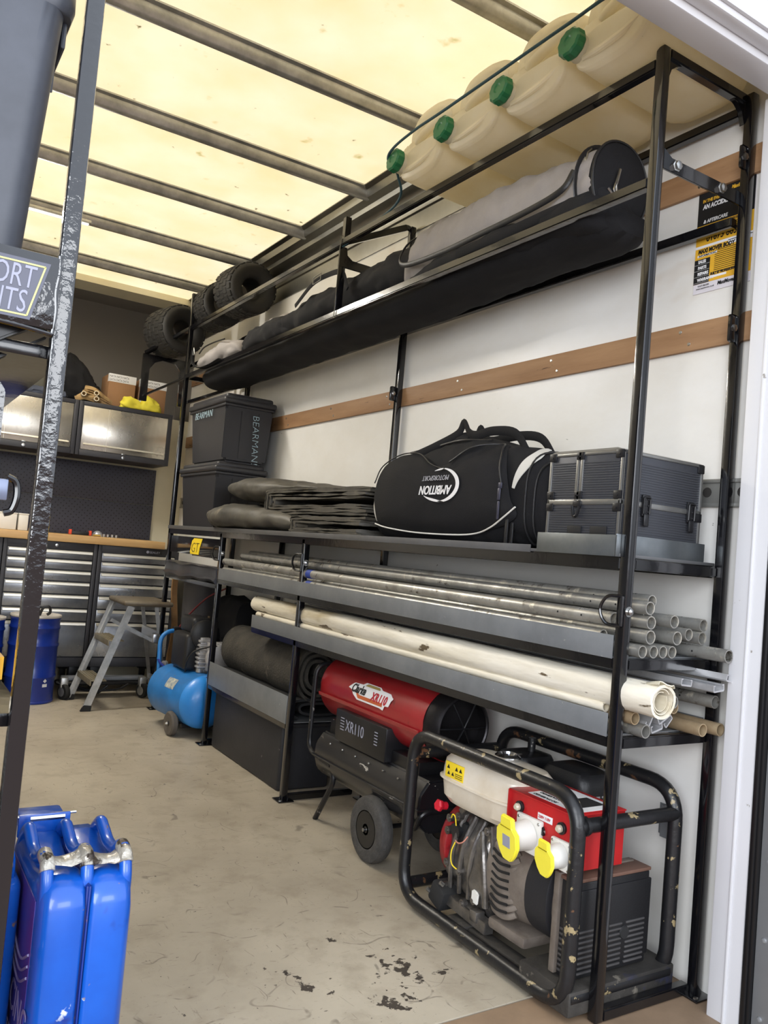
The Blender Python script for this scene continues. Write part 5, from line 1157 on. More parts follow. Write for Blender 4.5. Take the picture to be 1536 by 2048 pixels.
for x in (1.352, 1.60):
    b = B(); b.lathe([(.030, -.014), (.052, -.017), (.060, -.010), (.061, .010), (.052, .017), (.030, .014)], (x, 3.965, .061), (1, .1, 0), 28); w_ = obj('wheel', b, mat('grey_wheel_rubber', (96, 90, 84), .7, var=.3, vs=20), cm)
    b = B(); b.lathe([(.031, -.011), (.02, -.008), (.008, -.020), (.002, -.021)], (x, 3.965, .061), (1, .1, 0), 20); obj('hub', b, BLKM, w_)
    b = B(); b.lathe([(.009, 0), (.006, .01)], (x-.019, 3.965, .061), (-1, 0, 0), 12); obj('axle_cap', b, STEEL, w_)
b = B(); b.tube([(1.352, 3.965, .061), (1.60, 3.965, .061)], .006, 8); b.bar((1.40, 3.95, .05), (1.57, 3.95, .05), .02, .02); b.bar((1.45, 4.24, .0), (1.45, 4.24, .05), .03, .03); b.bar((1.41, 3.96, .06), (1.41, 3.96, .10), .02, .012); obj('undercarriage', b, BLKM, cm)
cm.location.y += .075; cm.location.x += .022

# ------------------------------------------------------------------ clutter behind the compressor
b = B(); rings = []
for z, r in ((.42, .10), (.6, .108), (.8, .112), (.83, .112)): rings.append([V((1.665+cos(a)*r*.95, 4.58+sin(a)*r, z)) for a in [2*pi*k/40 for k in range(40)]])
b.loft(rings); b.box(1.58, 1.75, 4.50, 4.66, .001, .42, .02)
tag(obj('grey_drum', b, DUST), 'upright grey plastic drum under the crumpled cover, behind the blue compressor', 'drum')
b = B(); rings = []
for k in range(13):
    z = .30+.52*k/12; x = 1.568+.012*sin(k*.5); rings.append([V((x-.016, 4.74, z)), V((x+.016, 4.74, z)), V((x+.016, 4.76, z)), V((x-.016, 4.76, z))])
b.loft(rings); b.box(1.552, 1.584, 4.74, 4.76, .001, .30)
tag(obj('plywood_offcut', b, mat('plywood_edge', (150, 112, 70), .7, var=.3, vs=12)), 'upright plywood offcut beside the grey drum', 'board')
for i, (x, y, hgt, m_) in enumerate(((1.60, 4.40, .50, 'wooden'), (1.622, 4.43, .54, 'wooden'), (1.645, 4.405, .52, 'grey'), (1.668, 4.43, .56, 'wooden'), (1.69, 4.40, .50, 'grey'))):
    b = B(); b.tube([(x, y, .001), (x+.01, y+.03, hgt)], .007, 8)
    tag(obj('stake', b, mat('stake_wood', (134, 112, 84), .7) if m_ == 'wooden' else mat('stake_grey', (110, 108, 104), .5)), ['wooden stake leftmost of the bunch behind the compressor', 'taller wooden stake, second from the left behind the compressor', 'grey stake in the middle of the bunch behind the compressor', 'tallest wooden stake of the bunch behind the compressor', 'grey stake rightmost of the bunch behind the compressor'][i], 'stake', 'stakes behind the compressor')
b = B(); b.tube(smoothp([(1.50, 4.42, .50), (1.53, 4.36, .58), (1.58, 4.25, .68), (1.64, 4.15, .74)], 6), .005, 8); tag(obj('red_cable', b, mat('dark_red_cable', (104, 28, 34), .5)), 'dark red cable running up past the grey drum', 'cable')
b = B(); rings = []
for y, s in ((3.95, .3), (3.97, .85), (4.1, 1), (4.25, 1), (4.30, .8), (4.31, .3)): rings.append(superring(1.705, y, .55, .085*s, .16*s, 36, 2.5))
d = []
for a, c in zip(rings[:-1], rings[1:]):
    for t in (0, .25, .5, .75): d.append([p.lerp(q, t) for p, q in zip(a, c)])
b.loft(d+[rings[-1]]); b.disp(.012, 9, 17, .006, 20); b.box(1.64, 1.76, 4.0, 4.27, .001, .42, .02)
tag(obj('dark_sack', b, FAB, sharp=70), 'dark stuffed sack standing against the wall beyond the carpets', 'sack')
# ------------------------------------------------------------------ workshop furniture at the bulkhead
YW = 5.14; ZW = .903
b = B(); b.box(XL+.01, 1.60, YW, 5.60, ZW, ZW+.046, .004)
tag(obj('worktop', b, WOODT), 'pale beech worktop running along the far bulkhead', 'worktop')
def chest(x0, x1, label, hz, lower=False):
    root = thing('drawer_chest', label, 'drawer chest', ((x0+x1)/2, YW+.02, .16), group='drawer chests under the worktop')
    y0 = YW+.02
    b = B(); b.box(x0, x1, y0+.012, 5.60, .16, ZW-.001, .003); b.box(x0, x0+.022, y0, y0+.02, .16, ZW-.001, .002); b.box(x1-.022, x1, y0, y0+.02, .16, ZW-.001, .002); b.box(x0+.02, x1-.02, y0+.001, y0+.02, ZW-.046, ZW-.001, .002); b.box(x0+.02, x1-.02, y0+.001, y0+.02, .16, .215, .002)
    obj('body', b, CABG, root)
    for z1, z0 in zip(hz[:-1], hz[1:]):
        b = B(); b.box(x0+.025, x1-.025, y0+.001, y0+.016, z0+.005, z1-.003, .002); d_ = obj('drawer', b, STAIND, root)
        b = B(); b.prism([(0, 0), (-.012, -.004), (-.014, -.016), (-.010, -.018), (0, -.014)], (x0+.03, y0+.001, z1-.004), (0, 1, 0), (0, 0, 1), x1-x0-.06); obj('handle', b, HANDLE, d_)
    for x in (x0+.06, x1-.06):
        for y in (y0+.05, 5.50):
            b = B(); b.lathe([(.025, -.012), (.032, -.01), (.032, .01), (.025, .012)], (x, y+.02, .033), (1, 0, 0), 20); b.box(x-.018, x+.018, y, y+.03, .05, .10, .004); b.box(x-.03, x+.03, y-.02, y+.04, .095, .1595, .003); obj('castor', b, BLKPL, root)
    return root
HZ = [.857, .800, .735, .667, .590, .508, .430, .216]
ch1 = chest(1.197, 1.70, 'steel fronted drawer chest beside the blue compressor end, rightmost under the worktop', HZ)
ch2 = chest(.665, 1.193, 'steel fronted drawer chest under the worktop, behind the blue drums', HZ)
ch3 = chest(.14, .661, 'steel fronted drawer chest under the worktop, mostly behind the left post', HZ)
b = B(); b.box(1.485, 1.59, YW+.016, YW+.021, .866, .893, .001); b.mi = 1; b.text('SEALEY', (1.508, YW+.0155, .872), (1, 0, 0), (0, 0, 1), .019, sx=1.1, ext=.0004); b.lathe([(.009, 0), (.009, .0005)], (1.497, YW+.0155, .879), (0, -1, 0), 16)
obj('name_plate', b, [BLKPL, GPRINT], ch1)
b = B(); b.lathe([(.010, 0), (.009, .004), (.002, .005)], (.955, YW+.02, .88), (0, -1, 0), 16); obj('lock', b, STEEL, ch2)
# wall cabinets
def cabinet(x0, x1, label, brand=False):
    root = thing('wall_cabinet', label, 'wall cabinet', ((x0+x1)/2, 5.27, 1.44), group='wall cabinets over the worktop')
    z0, z1, y0 = 1.442, 1.778, 5.27
    b = B(); b.box(x0, x1, y0+.012, 5.60, z0, z1, .003)
    b.box(x0, x0+.026, y0, y0+.02, z0, z1, .002); b.box(x1-.026, x1, y0, y0+.02, z0, z1, .002); b.box(x0+.02, x1-.02, y0, y0+.02, z0, z0+.036, .002); b.box(x0+.02, x1-.02, y0, y0+.02, z1-.026, z1, .002)
    obj('body', b, CABG, root)
    b = B(); b.box(x0+.028, x1-.028, y0+.002, y0+.014, z0+.038, z1-.028, .002); d_ = obj('door', b, STAIN, root, label='brushed steel door')
    b = B(); b.prism([(0, 0), (-.012, -.002), (-.014, -.010), (-.010, -.012), (0, -.010)], (x0+.04, y0+.002, z0+.078), (0, 1, 0), (0, 0, 1), x1-x0-.08); obj('handle', b, HANDLE, d_)
    b = B(); b.box(x0+.18, x0+.1815, y0+.0012, y0+.003, z0+.04, z1-.03); obj('sheet_seam', b, HANDLE, d_)
    xm = (x0+x1)/2
    b = B(); b.lathe([(.011, 0), (.010, .005), (.003, .006)], (xm, y0, z0+.016), (0, -1, 0), 18); b.box(xm-.012, xm+.012, y0-.003, y0, z0+.034, z0+.042, .001); obj('lock', b, STEEL, root)
    return root
cabinet(1.022, 1.605, 'steel-doored wall cabinet right of the dividing strip, under the cardboard boxes')
cabinet(.585-.15, 1.018, 'steel-doored wall cabinet seen on either side of the left post')
cabinet(-.13, .431, 'steel-doored wall cabinet furthest left over the worktop')
# perforated back panel : hole pattern in the material
def peg_mat():
    m = bpy.data.materials.new('pegboard'); m.use_nodes = True; nt = m.node_tree; N, L = nt.nodes, nt.links; p = N['Principled BSDF']; p.inputs['Roughness'].default_value = .5
    tc = N.new('ShaderNodeTexCoord'); sp = N.new('ShaderNodeSeparateXYZ'); L.new(tc.outputs['Object'], sp.inputs[0])
    def mth(op, a, b_=None):
        n = N.new('ShaderNodeMath'); n.operation = op
        for i, q in enumerate((a, b_)):
            if q is None: continue
            if isinstance(q, (int, float)): n.inputs[i].default_value = q
            else: L.new(q, n.inputs[i])
        return n.outputs[0]
    P_ = .034; row = mth('FLOOR', mth('DIVIDE', sp.outputs[2], P_*.5)); off = mth('MULTIPLY', mth('MODULO', row, 2.0), P_*.5)
    fx = mth('SUBTRACT', mth('FRACT', mth('DIVIDE', mth('ADD', mth('ADD', sp.outputs[0], 10.0), off), P_)), .5)
    fz = mth('MULTIPLY', mth('SUBTRACT', mth('FRACT', mth('DIVIDE', sp.outputs[2], P_*.5)), .5), .5)
    d2 = mth('ADD', mth('MULTIPLY', fx, fx), mth('MULTIPLY', fz, fz)); hole = mth('LESS_THAN', d2, .011)
    mx = N.new('ShaderNodeMix'); mx.data_type = 'RGBA'; L.new(hole, mx.inputs[0]); mx.inputs[6].default_value = (*lin((60, 61, 74)), 1); mx.inputs[7].default_value = (*lin((10, 10, 12)), 1)
    L.new(mx.outputs[2], p.inputs['Base Color']); return m
PEG = peg_mat()
pb = thing('pegboard', 'dark perforated tool panel above the worktop', 'pegboard', (.8, 5.60, .95))
for z0, z1 in ((.95, 1.185), (1.188, 1.43)):
    b = B(); b.box(-.12, 1.63, 5.602, 5.6195, z0, z1, .001); obj('perforated_sheet', b, PEG, pb)
# small things on the worktop
zt = ZW+.0465
for x0, x1, l in ((.635, .755, 'white box on the worktop, larger one, left of the post'), (.765, .82, 'narrow white box on the worktop, partly behind the left post')):
    b = B(); b.box(x0, x1, 5.40, 5.52, zt, zt+.095, .003); b.box(x0-.002, x1+.002, 5.398, 5.522, zt+.095, zt+.103, .002); tag(obj('parts_box', b, WPLAS), l, 'box', 'white boxes on the worktop')
t_ = thing('screwdriver_set', 'black tool strip with red ends on the worktop', 'tool', (1.12, 5.4, zt))
b = B(); b.box(1.075, 1.185, 5.395, 5.415, zt, zt+.022, .003); obj('strip', b, BLKPL, t_)
for x in (1.062, 1.183): b = B(); b.box(x, x+.016, 5.39, 5.42, zt, zt+.032, .004); obj('end_cap', b, mat('orange_red', (220, 76, 50), .5), t_)
b = B(); b.lathe([(.032, 0), (.031, .012), (.024, .026), (.012, .034), (.002, .036)], (1.245, 5.44, zt), (0, 0, 1), 24); tag(obj('dome_cap', b, mat('silver_dome', (190, 192, 200), .35, .5)), 'silver dome on the worktop against the tool panel', 'cap')
for i in range(4):
    b = B(); b.lathe([(.009, 0), (.009, .018), (.006, .018), (.006, .010)], (1.262+i*.026, 5.34+.008*(i % 2), zt), (0, 0, 1), 12)
    tag(obj('socket_bit', b, STEEL), 'small steel sockets in a line at the right of the silver dome', 'socket', 'small sockets on the worktop')
b = B(); b.tube([(1.20, 5.36, zt+.006), (1.245, 5.35, zt+.006)], .006, 10); tag(obj('brass_fitting', b, mat('brass', (170, 140, 70), .35, .9)), 'small brass fitting on the worktop in front of the silver dome', 'fitting')
# things on top of the wall cabinets
zc = 1.7785
def cbox(x0, x1, y0, y1, h_, label, pr='NATA ', vert=False):
    root = thing('cardboard_box', label, 'box', ((x0+x1)/2, (y0+y1)/2, zc), group='cardboard boxes on the wall cabinets')
    b = B(); b.box(x0, x1, y0, y1, zc, zc+h_, .003); obj('carton', b, CARD, root)
    b = B(); b.box(x0-.001, x1+.001, y0-.001, y0+.03, zc+h_-.05, zc+h_+.001, .0005)
    if vert: b.box(x0-.001, x0+.022, y0-.0015, y0+.01, zc+.01, zc+h_-.03, .0005)
    b.mi = 1; n_ = int((x1-x0)/.036)
    for r in range(2): b.text(('DATA ' if r else 'NATA ')*3, (x0+.002, y0-.0012, zc+h_-.022-.022*r), (1, 0, 0), (0, 0, 1), .020, sx=(x1-x0)/.145*.6, ext=.0004)
    if vert: b.text('NATA DATA', (x0+.003, y0-.0017, zc+h_-.05), (0, 0, -1), (1, 0, 0), .018, ext=.0004, sx=.9)
    obj('printed_tape', b, [LPRINT, mat('tape_print', (70, 66, 60), .6)], root, label='white tape printed with dark lettering')
cbox(1.20, 1.37, 5.36, 5.56, .215, 'cardboard box with printed tape, left of the pair on the wall cabinets')
cbox(1.40, 1.575, 5.37, 5.57, .215, 'cardboard box with tape down one edge, right of the pair on the wall cabinets', vert=True)
def lump(nm, lab, cat, secs, m, seed, amp=.01, amp2=.006, n=36, p=2.4, axis='x', fr=10):
    b = B(); rings = []
    for (x, cy, cz, ry, rz) in secs: rings.append([V((x, q.x, q.z)) for q in superring(cy, 0, cz, ry, rz, n, p)])
    d = []
    for a, c in zip(rings[:-1], rings[1:]):
        for t in (0, .25, .5, .75): d.append([u.lerp(w, t) for u, w in zip(a, c)])
    b.loft(d+[rings[-1]]); b.disp(amp, fr, seed, amp2, fr*2.3)
    for v in b.bm.verts: v.co.z = max(v.co.z, zc+.001)
    return tag(obj(nm, b, m, sharp=70), lab, cat)
lump('yellow_cloth', 'crumpled yellow cloth at the front edge of the wall cabinets', 'cloth', [(1.27, 5.31, zc+.02, .02, .015), (1.29, 5.31, zc+.035, .035, .035), (1.36, 5.31, zc+.035, .04, .035), (1.40, 5.31, zc+.022, .035, .018), (1.44, 5.31, zc+.04, .04, .04), (1.50, 5.31, zc+.025, .035, .022), (1.52, 5.31, zc+.01, .01, .01)], YRAG, 3, .022, .014, fr=16)
root = thing('strap_bundle', 'bundle of tan webbing straps with tube ends, on the wall cabinets left of the boxes', 'strap', (1.1, 5.33, zc))
rnd = random.Random(5)
for k in range(7):
    b = B(); z = zc+.012+.010*k; pts = [(1.0+.015*k, 5.31+rnd.uniform(-.01, .03), z), (1.05, 5.30+rnd.uniform(0, .03), z+.018), (1.11, 5.30+rnd.uniform(0, .02), z+.012), (1.165+.01*rnd.random(), 5.31, z-.004*k), (1.22, 5.31, zc+.008+.002*k)]
    b.tube(smoothp(pts, 6), .016, 8, r2=.004); obj('webbing', b, STRAP, root)
for x, z in ((1.04, .045), (1.115, .060), (1.118, .025)):
    b = B(); b.pipe((x, 5.275, zc+z), (x+.01, 5.40, zc+z), .015, .011, 18); obj('tube_end', b, mat('pale_tube', (220, 206, 178), .5), root)
lump('dark_jacket', 'black folded fabric heap behind the straps on the wall cabinets', 'fabric', [(.94, 5.46, zc+.15, .04, .12), (.97, 5.46, zc+.15, .07, .15), (1.04, 5.46, zc+.13, .08, .13), (1.09, 5.46, zc+.10, .08, .10), (1.15, 5.46, zc+.06, .07, .06), (1.20, 5.46, zc+.03, .04, .03)], FAB, 6, .025, .015)
b = B(); b.box(.66, .84, 5.40, 5.55, zc, zc+.155, .025, 4); b.box(.655, .845, 5.395, 5.555, zc+.06, zc+.066, .003); tag(obj('tool_case', b, mat('olive_case', (84, 82, 72), .4, var=.2, vs=8)), 'rounded olive-grey case on the wall cabinets, left of the post', 'case')
lump('loose_cloths', 'small heap of dark blue cloths in front of the olive-grey case', 'cloth', [(.72, 5.32, zc+.01, .02, .01), (.75, 5.32, zc+.02, .035, .02), (.85, 5.32, zc+.025, .04, .025), (.93, 5.32, zc+.015, .035, .015), (.95, 5.32, zc+.01, .01, .01)], mat('blue_grey_cloth', (62, 68, 84), .8, var=.4, vs=20), 8, .016, .012, fr=18)

# ------------------------------------------------------------------ blue steel drums
def drum(loc, R, H_, label):
    root = thing('steel_drum', label, 'drum', loc, group='blue drums in front of the drawer chests')
    def put(nm, b, m, par=root, **k):
        o = obj(nm, b, m, None, loc=V((0, 0, 0)), **k); o.parent = par; return o
    b = B(); pr = [(R-.004, 0), (R+.001, .003), (R+.001, .012), (R-.002, .016)]
    for z in (.30, .66, .86): pr += [(R-.002, H_*z-.012), (R+.003, H_*z-.004), (R+.003, H_*z+.004), (R-.002, H_*z+.012)]
    pr += [(R-.002, H_-.03), (R, H_-.02), (R-.001, H_-.012)]
    b.lathe(pr, seg=48); put('drum_body', b, BLUED)
    b = B(); b.lathe([(R, H_-.013), (R+.004, H_-.008), (R+.003, H_), (R-.004, H_+.002), (R-.01, H_-.005), (.01, H_-.004)], seg=48); put('lid', b, mat('drum_lid', (206, 200, 192), .4, .2, var=.3, vs=10))
    return root
dr = drum((.853, 4.985, 0), .133, .487, 'blue steel drum with a black hook on its pale lid, right of the pair')
b = B(); b.tube(smoothp([(.86, 4.93, .487), (.875, 4.92, .53), (.905, 4.92, .535), (.915, 4.93, .505), (.90, 4.935, .49)], 6), .008, 8); obj('black_hook', b, BLKPL, dr)
b = B()
for s_, z in (('<>', .115), ('CE', .095), ('==', .08)):
    pass
a0 = -1.1
def ond(a, z, o=.0012): return V((.853+cos(a)*(.133+o), 4.985+sin(a)*(.133+o), z))
P_ = [[ond(a0+.11*i, .095-.0, .0015), ond(a0+.11*i, .112, .0015)] for i in range(-1, 2)]
for A, C_ in zip(P_[:-1], P_[1:]): b.bm.faces.new([b.bm.verts.new(p) for p in (A[0], C_[0], C_[1], A[1])])
b.bm.faces.new([b.bm.verts.new(p) for p in (ond(a0-.09, .128), ond(a0, .118), ond(a0+.09, .128), ond(a0, .140))])
bmesh.ops.remove_doubles(b.bm, verts=b.bm.verts[:], dist=1e-5); b.recalc = False
obj('white_symbol', b, LPRINT, dr)
drum((.565, 5.01, 0), .133, .465, 'blue steel drum at the left edge, behind the yellow can')
b = B(); b.box(.985, 1.07, 5.02, 5.10, .43, .445, .004, rot=Matrix.Rotation(.1, 3, 'Y')); b.box(.86, .99, 5.09, 5.13, .44, .447, .002)
b.bm.free()

# ------------------------------------------------------------------ step ladder
ld = thing('step_ladder', 'small aluminium step stool with two treads, in front of the drawer chests', 'ladder', (1.2, 4.8, 0))
def rail_l(y, nm='stile'):
    b = B(); p0, p1 = V((1.098 if y < 4.8 else 1.078, y, .014)), V((1.292 if y < 4.8 else 1.275, y, .580))
    b.bar(p0, p1, .006, .040, up=(1, 0, 0)); b.bar(p0+V((0, .009 if y < 4.8 else -.009, 0)), p1+V((0, .009 if y < 4.8 else -.009, 0)), .016, .004, up=(1, 0, 0))
    s_ = obj(nm, b, ALU, ld)
    b = B(); b.prism([(-.026, .0), (.030, .0), (.034, .03), (-.008, .034)], (p0.x-.004, y+.010, .0), (1, 0, 0), (0, 0, 1), .02, .002); obj('rubber_foot', b, RUB, s_)
ya, yb_ = 4.655, 4.985
rail_l(ya); rail_l(yb_)
for z, x in ((.165, 1.14), (.385, 1.215)):
    b = B(); b.box(x-.03, x+.055, ya, yb_, z-.003, z+.003, .001); b.box(x-.032, x-.026, ya, yb_, z-.028, z+.004, .001)
    for q in range(5): b.box(x-.022+q*.016, x-.016+q*.016, ya+.01, yb_-.01, z+.002, z+.006, .001)
    obj('tread', b, mat('tread_aluminium', (150, 140, 118), .5, .6, var=.3, vs=14), ld)
b = B(); b.box(1.245, 1.53, ya-.015, yb_+.015, .582, .612, .014, 3); obj('platform', b, mat('worn_platform', (88, 76, 60), .5, .2, var=1, vs=9, rgb2=(120, 112, 98)), ld)
for y in (ya+.02, yb_-.02):
    b = B(); b.bar((1.44, y, .58), (1.545, y, .03), .006, .022, up=(1, 0, 0)); q = obj('rear_leg', b, ALU, ld)
    b = B(); b.box(1.532, 1.562, y-.01, y+.01, 0, .035, .003); obj('rubber_foot', b, RUB, q)
    b = B(); b.bar((1.265, y, .47), (1.46, y, .375), .005, .020, up=(0, 0, 1)); obj('side_brace', b, ALU, ld)
b = B(); b.bar((1.46, ya+.02, .42), (1.46, yb_-.02, .42), .018, .05, up=(0, 0, 1)); b.box(1.43, 1.475, ya, ya+.05, .375, .43, .01); obj('rear_brace', b, mat('bright_alu', (196, 198, 202), .3, .9), ld)
b = B(); b.bar((1.525, ya+.02, .14), (1.525, yb_-.02, .14), .01, .03); obj('rear_brace', b, mat('bright_alu', (196, 198, 202), .3, .9), ld)
# low wheeled creeper frame under the chests
cr = thing('workshop_creeper', 'low black tubular trolley on castors, on the floor under the drawer chests', 'trolley', (1.2, 5.1, 0))
b = B(); b.tube(fillet([(1.02, 5.03, .085), (1.55, 5.03, .085), (1.55, 5.12, .085), (1.02, 5.12, .085)], .03, closed=True), .012, 10, closed=True); b.tube([(1.10, 5.01, .07), (1.25, 5.02, .03), (1.30, 5.03, .07)], .008, 8); b.tube(smoothp([(1.00, 5.0, .10), (1.08, 4.99, .06), (1.2, 5.0, .045), (1.35, 5.01, .05), (1.42, 5.02, .08)], 6), .006, 8); obj('frame', b, BLKM, cr)
b = B(); b.box(1.04, 1.53, 5.04, 5.11, .097, .12, .008); obj('pad', b, mat('grey_pad', (120, 124, 132), .6), cr)
for x in (1.045, 1.50):
    b = B(); b.lathe([(.022, -.013), (.040, -.015), (.044, -.008), (.044, .008), (.040, .015), (.022, .013)], (x, 4.99, .044), (1, .5, 0), 26); w_ = obj('castor', b, RUB, cr)
    b = B(); b.lathe([(.026, -.018), (.008, -.020), (.002, -.020)], (x, 4.99, .044), (1, .5, 0), 20); b.box(x-.022, x+.022, 4.985, 5.03, .055, .125, .008); obj('fork', b, ALU, w_)
# ------------------------------------------------------------------ left-hand rack, close to the doorway
lr = thing('storage_rack', 'glossy black steel rack on the left side, only its near corner in view', 'rack', (.199, 1.28, 0))
b = B(); b.box(.199, .224, 1.28, 1.305, 0, 2.55, .003); obj('post', b, BLACKW, lr)
for x, y in ((-.13, 1.28), (-.13, 2.9), (.199, 2.9)):
    b = B(); b.box(x, x+.025, y, y+.025, 0, 1.30, .003); obj('post', b, BLACK, lr)
b = B(); b.bar((-.13, 1.292, 1.335), (.199, 1.292, 1.335), .02, .105, bev=.006); 
b.box(-.13, .203, 1.276, 1.284, 1.283, 1.392, .003)
hp = obj('head_plate', b, BLACKW, lr)
b = B(); b.tube(smoothp([(.1985, 1.279, 1.395), (.2005, 1.278, 1.37), (.198, 1.278, 1.34), (.2008, 1.278, 1.31), (.1985, 1.279, 1.278)], 5), .003, 8); b.tube(smoothp([(.10, 1.278, 1.283), (.15, 1.277, 1.281), (.199, 1.279, 1.277)], 5), .0035, 8); obj('weld_bead', b, BLACKW, lr)
sg = thing('company_sign', 'grey sign plate with a yellow border on the head of the left rack', 'sign', (0, 1.275, 1.29))
b = B()
TLx, BRx = .1785, .158
b.prism([(-.13, 1.291), (.166, 1.291), (.187, 1.378), (-.13, 1.378)], (0, 1.2757, 0), (1, 0, 0), (0, 0, 1), .0015); obj('plate', b, SIGNG, sg)
b = B(); y_ = 1.2738
def band(p, q, w=.0022): b.bar((p[0], y_, p[1]), (q[0], y_, q[1]), w, .0006, up=(0, 1, 0), bev=0)
band((-.12, 1.3715), (.1800, 1.3715)); band((-.12, 1.2965), (.1615, 1.2965)); band((.1800, 1.3715), (.1615, 1.2965)); obj('border', b, mat('yellow_border', (232, 236, 130), .5), sg)
b = B(); b.text('SPORT', (.1680, 1.2737, 1.3365), (1, 0, 0), (0, 0, 1), .047, shear=.12, sx=.62, ext=.0004, align='RIGHT'); b.text('EVENTS', (.1590, 1.2737, 1.3000), (1, 0, 0), (0, 0, 1), .047, shear=.12, sx=.62, ext=.0004, align='RIGHT'); obj('lettering', b, GPRINT, sg)
b = B(); b.bar((-.13, 1.31, 1.10), (.19, 1.31, 1.31), .022, .028, bev=.003, up=(0, 1, 0)); b.bar((-.13, 1.34, 1.06), (.199, 1.34, 1.282), .004, .03, up=(0, 1, 0)); obj('diagonal_strut', b, BLKM, lr)
b = B(); b.prism([(0, 0), (.048, 0), (.048, 1.165), (.034, 1.185), (0, 1.185)], (.098, 1.300, .02), (1, 0, 0), (0, 0, 1), .02, .002); obj('inner_upright', b, BLACKW, lr)
b = B(); b.box(-.13, .16, 1.255, 1.262, 1.028, 1.058, .002)
q = obj('bracket_plate', b, mat('sky_sheen_plate', (120, 128, 150), .3, .6), lr)  # pale blue of the reflected sky is put into the plate's colour
b = B(); b.tube(smoothp([(.158, 1.262, 1.062), (.170, 1.262, 1.055), (.173, 1.262, 1.035), (.168, 1.262, 1.015), (.158, 1.262, 1.010)], 6), .005, 8); obj('lashing_ring', b, BLACK, q)
for z in (1.245, .70, .30):
    b = B(); b.box(-.13, .224, 1.306, 2.9, z, z+.02, .002); obj('shelf_panel', b, BLACK, lr)
# bin on the rack
bn = thing('plastic_bin', 'tall dark grey tapered plastic bin standing on the left rack', 'bin', (0, 1.55, 1.266))
def rr_(x0, x1, y0, y1, z, r=.035, n=8):
    out = []
    for cx, cy, a0 in ((x1-r, y0+r, -pi/2), (x1-r, y1-r, 0), (x0+r, y1-r, pi/2), (x0+r, y0+r, pi)):
        for k in range(n+1): a = a0+pi/2*k/n; out.append(V((cx+cos(a)*r, cy+sin(a)*r, z)))
    return out
b = B(); rings = []
for z, e in ((1.2665, 0), (1.28, .002), (1.50, .014), (1.72, .027), (1.785, .031)): rings.append(rr_(-.13, .147+e, 1.345-e*.8, 1.85+e, z))
rings += [rr_(-.13, .190, 1.325, 1.89, 1.787), rr_(-.13, .194, 1.321, 1.893, 1.80), rr_(-.13, .193, 1.321, 1.893, 1.825), rr_(-.13, .186, 1.33, 1.885, 1.835)]
b.loft(rings); obj('bin_body', b, BINP, bn, sharp=50)
b = B(); b.box(.178, .186, 1.36, 1.50, 1.745, 1.79, .004); b.box(.172, .182, 1.42, 1.424, 1.70, 1.79, .002); obj('rim_rib', b, BINP, bn)
b = B(); b.box(-.13, .19, 1.33, 1.88, 1.8355, 1.86, .01); obj('lid', b, BINP, bn)
# yellow can on the lower shelf of the left rack
yc_ = thing('yellow_can', 'yellow plastic can poking out from the left rack beside the post', 'can', (.12, 1.7, .72))
b = B(); b.prism([(0, 0), (.36, 0), (.36, .04), (.30, .062), (.0, .062)], (.03, 1.50, .7205), (0, 1, 0), (0, 0, 1), .185, .012); obj('can_body', b, mat('yellow_can_plastic', (226, 170, 40), .45, var=.15, vs=8), yc_)
b = B(); b.box(.2145, .2165, 1.52, 1.60, .748, .754, .0005); obj('dark_seam', b, BLKPL, yc_)

# ------------------------------------------------------------------ jerry cans on the floor
jc = thing('jerry_can', 'blue metal jerry can with silver tape on its handles, nearest the aisle', 'jerry can', (.352, 1.5, 0))
x0, x1, y0, y1, z1 = .282, .430, 1.352, 1.665, .425; xm = (x0+x1)/2
def half(xa, xb, nm='pressed_half'):
    """one pressed half shell: rounded toward the outside"""
    b = B(); prof = [(0, .012), (.0, .40), (.010, .425), (.028, .436), (.055, .440), (.08, .436), (.13, .425), (.20, .43), (.24, .44), (.28, .435), (.305, .41), (.3125, .38), (.3125, .03), (.30, .010), (.27, .0), (.03, .0), (.008, .004)]
    rings = []; out = xa if abs(xa-xm) > abs(xb-xm) else xb; inn = xb if out == xa else xa
    cy, cz = y0+.156, .215
    for t, e in ((0, .012), (.02, .004), (.10, .0), (.75, .0), (.90, .006), (.98, .020), (1.0, .034)):
        x = inn+(out-inn)*t; rings.append([V((x, cy+(y0+p-cy)*(1-e/.16), cz+(q-cz)*(1-e/.215))) for p, q in prof])
    b.loft(rings); b.disp(.0012, 12, 3)
    for v in b.bm.verts: v.co.z = max(v.co.z, .0005)
    return obj(nm, b, BLUE, jc, sharp=50)
half(x0, xm-.003); half(xm+.003, x1)
b = B(); b.box(xm-.004, xm+.004, y0+.010, y1-.01, .003, .428, .002); b.box(xm-.0012, xm+.0012, y0+.003, y0+.02, .01, .43, .0005); obj('seam', b, mat('seam_blue', (22, 48, 128), .4, spots=[((110, 80, 70), 30, .6, .08)]), jc)
for x in (x0+.012, xm, x1-.012):
    b = B(); b.tube(smoothp([(x, y0+.030, .395), (x, y0+.030, .432), (x, y0+.045, .462), (x, y0+.07, .466), (x, y0+.105, .448), (x, y0+.15, .444), (x, y0+.19, .455), (x, y0+.215, .46), (x, y0+.245, .44), (x, y0+.26, .415)], 5), .0105, 12); obj('handle', b, BLUE, jc)
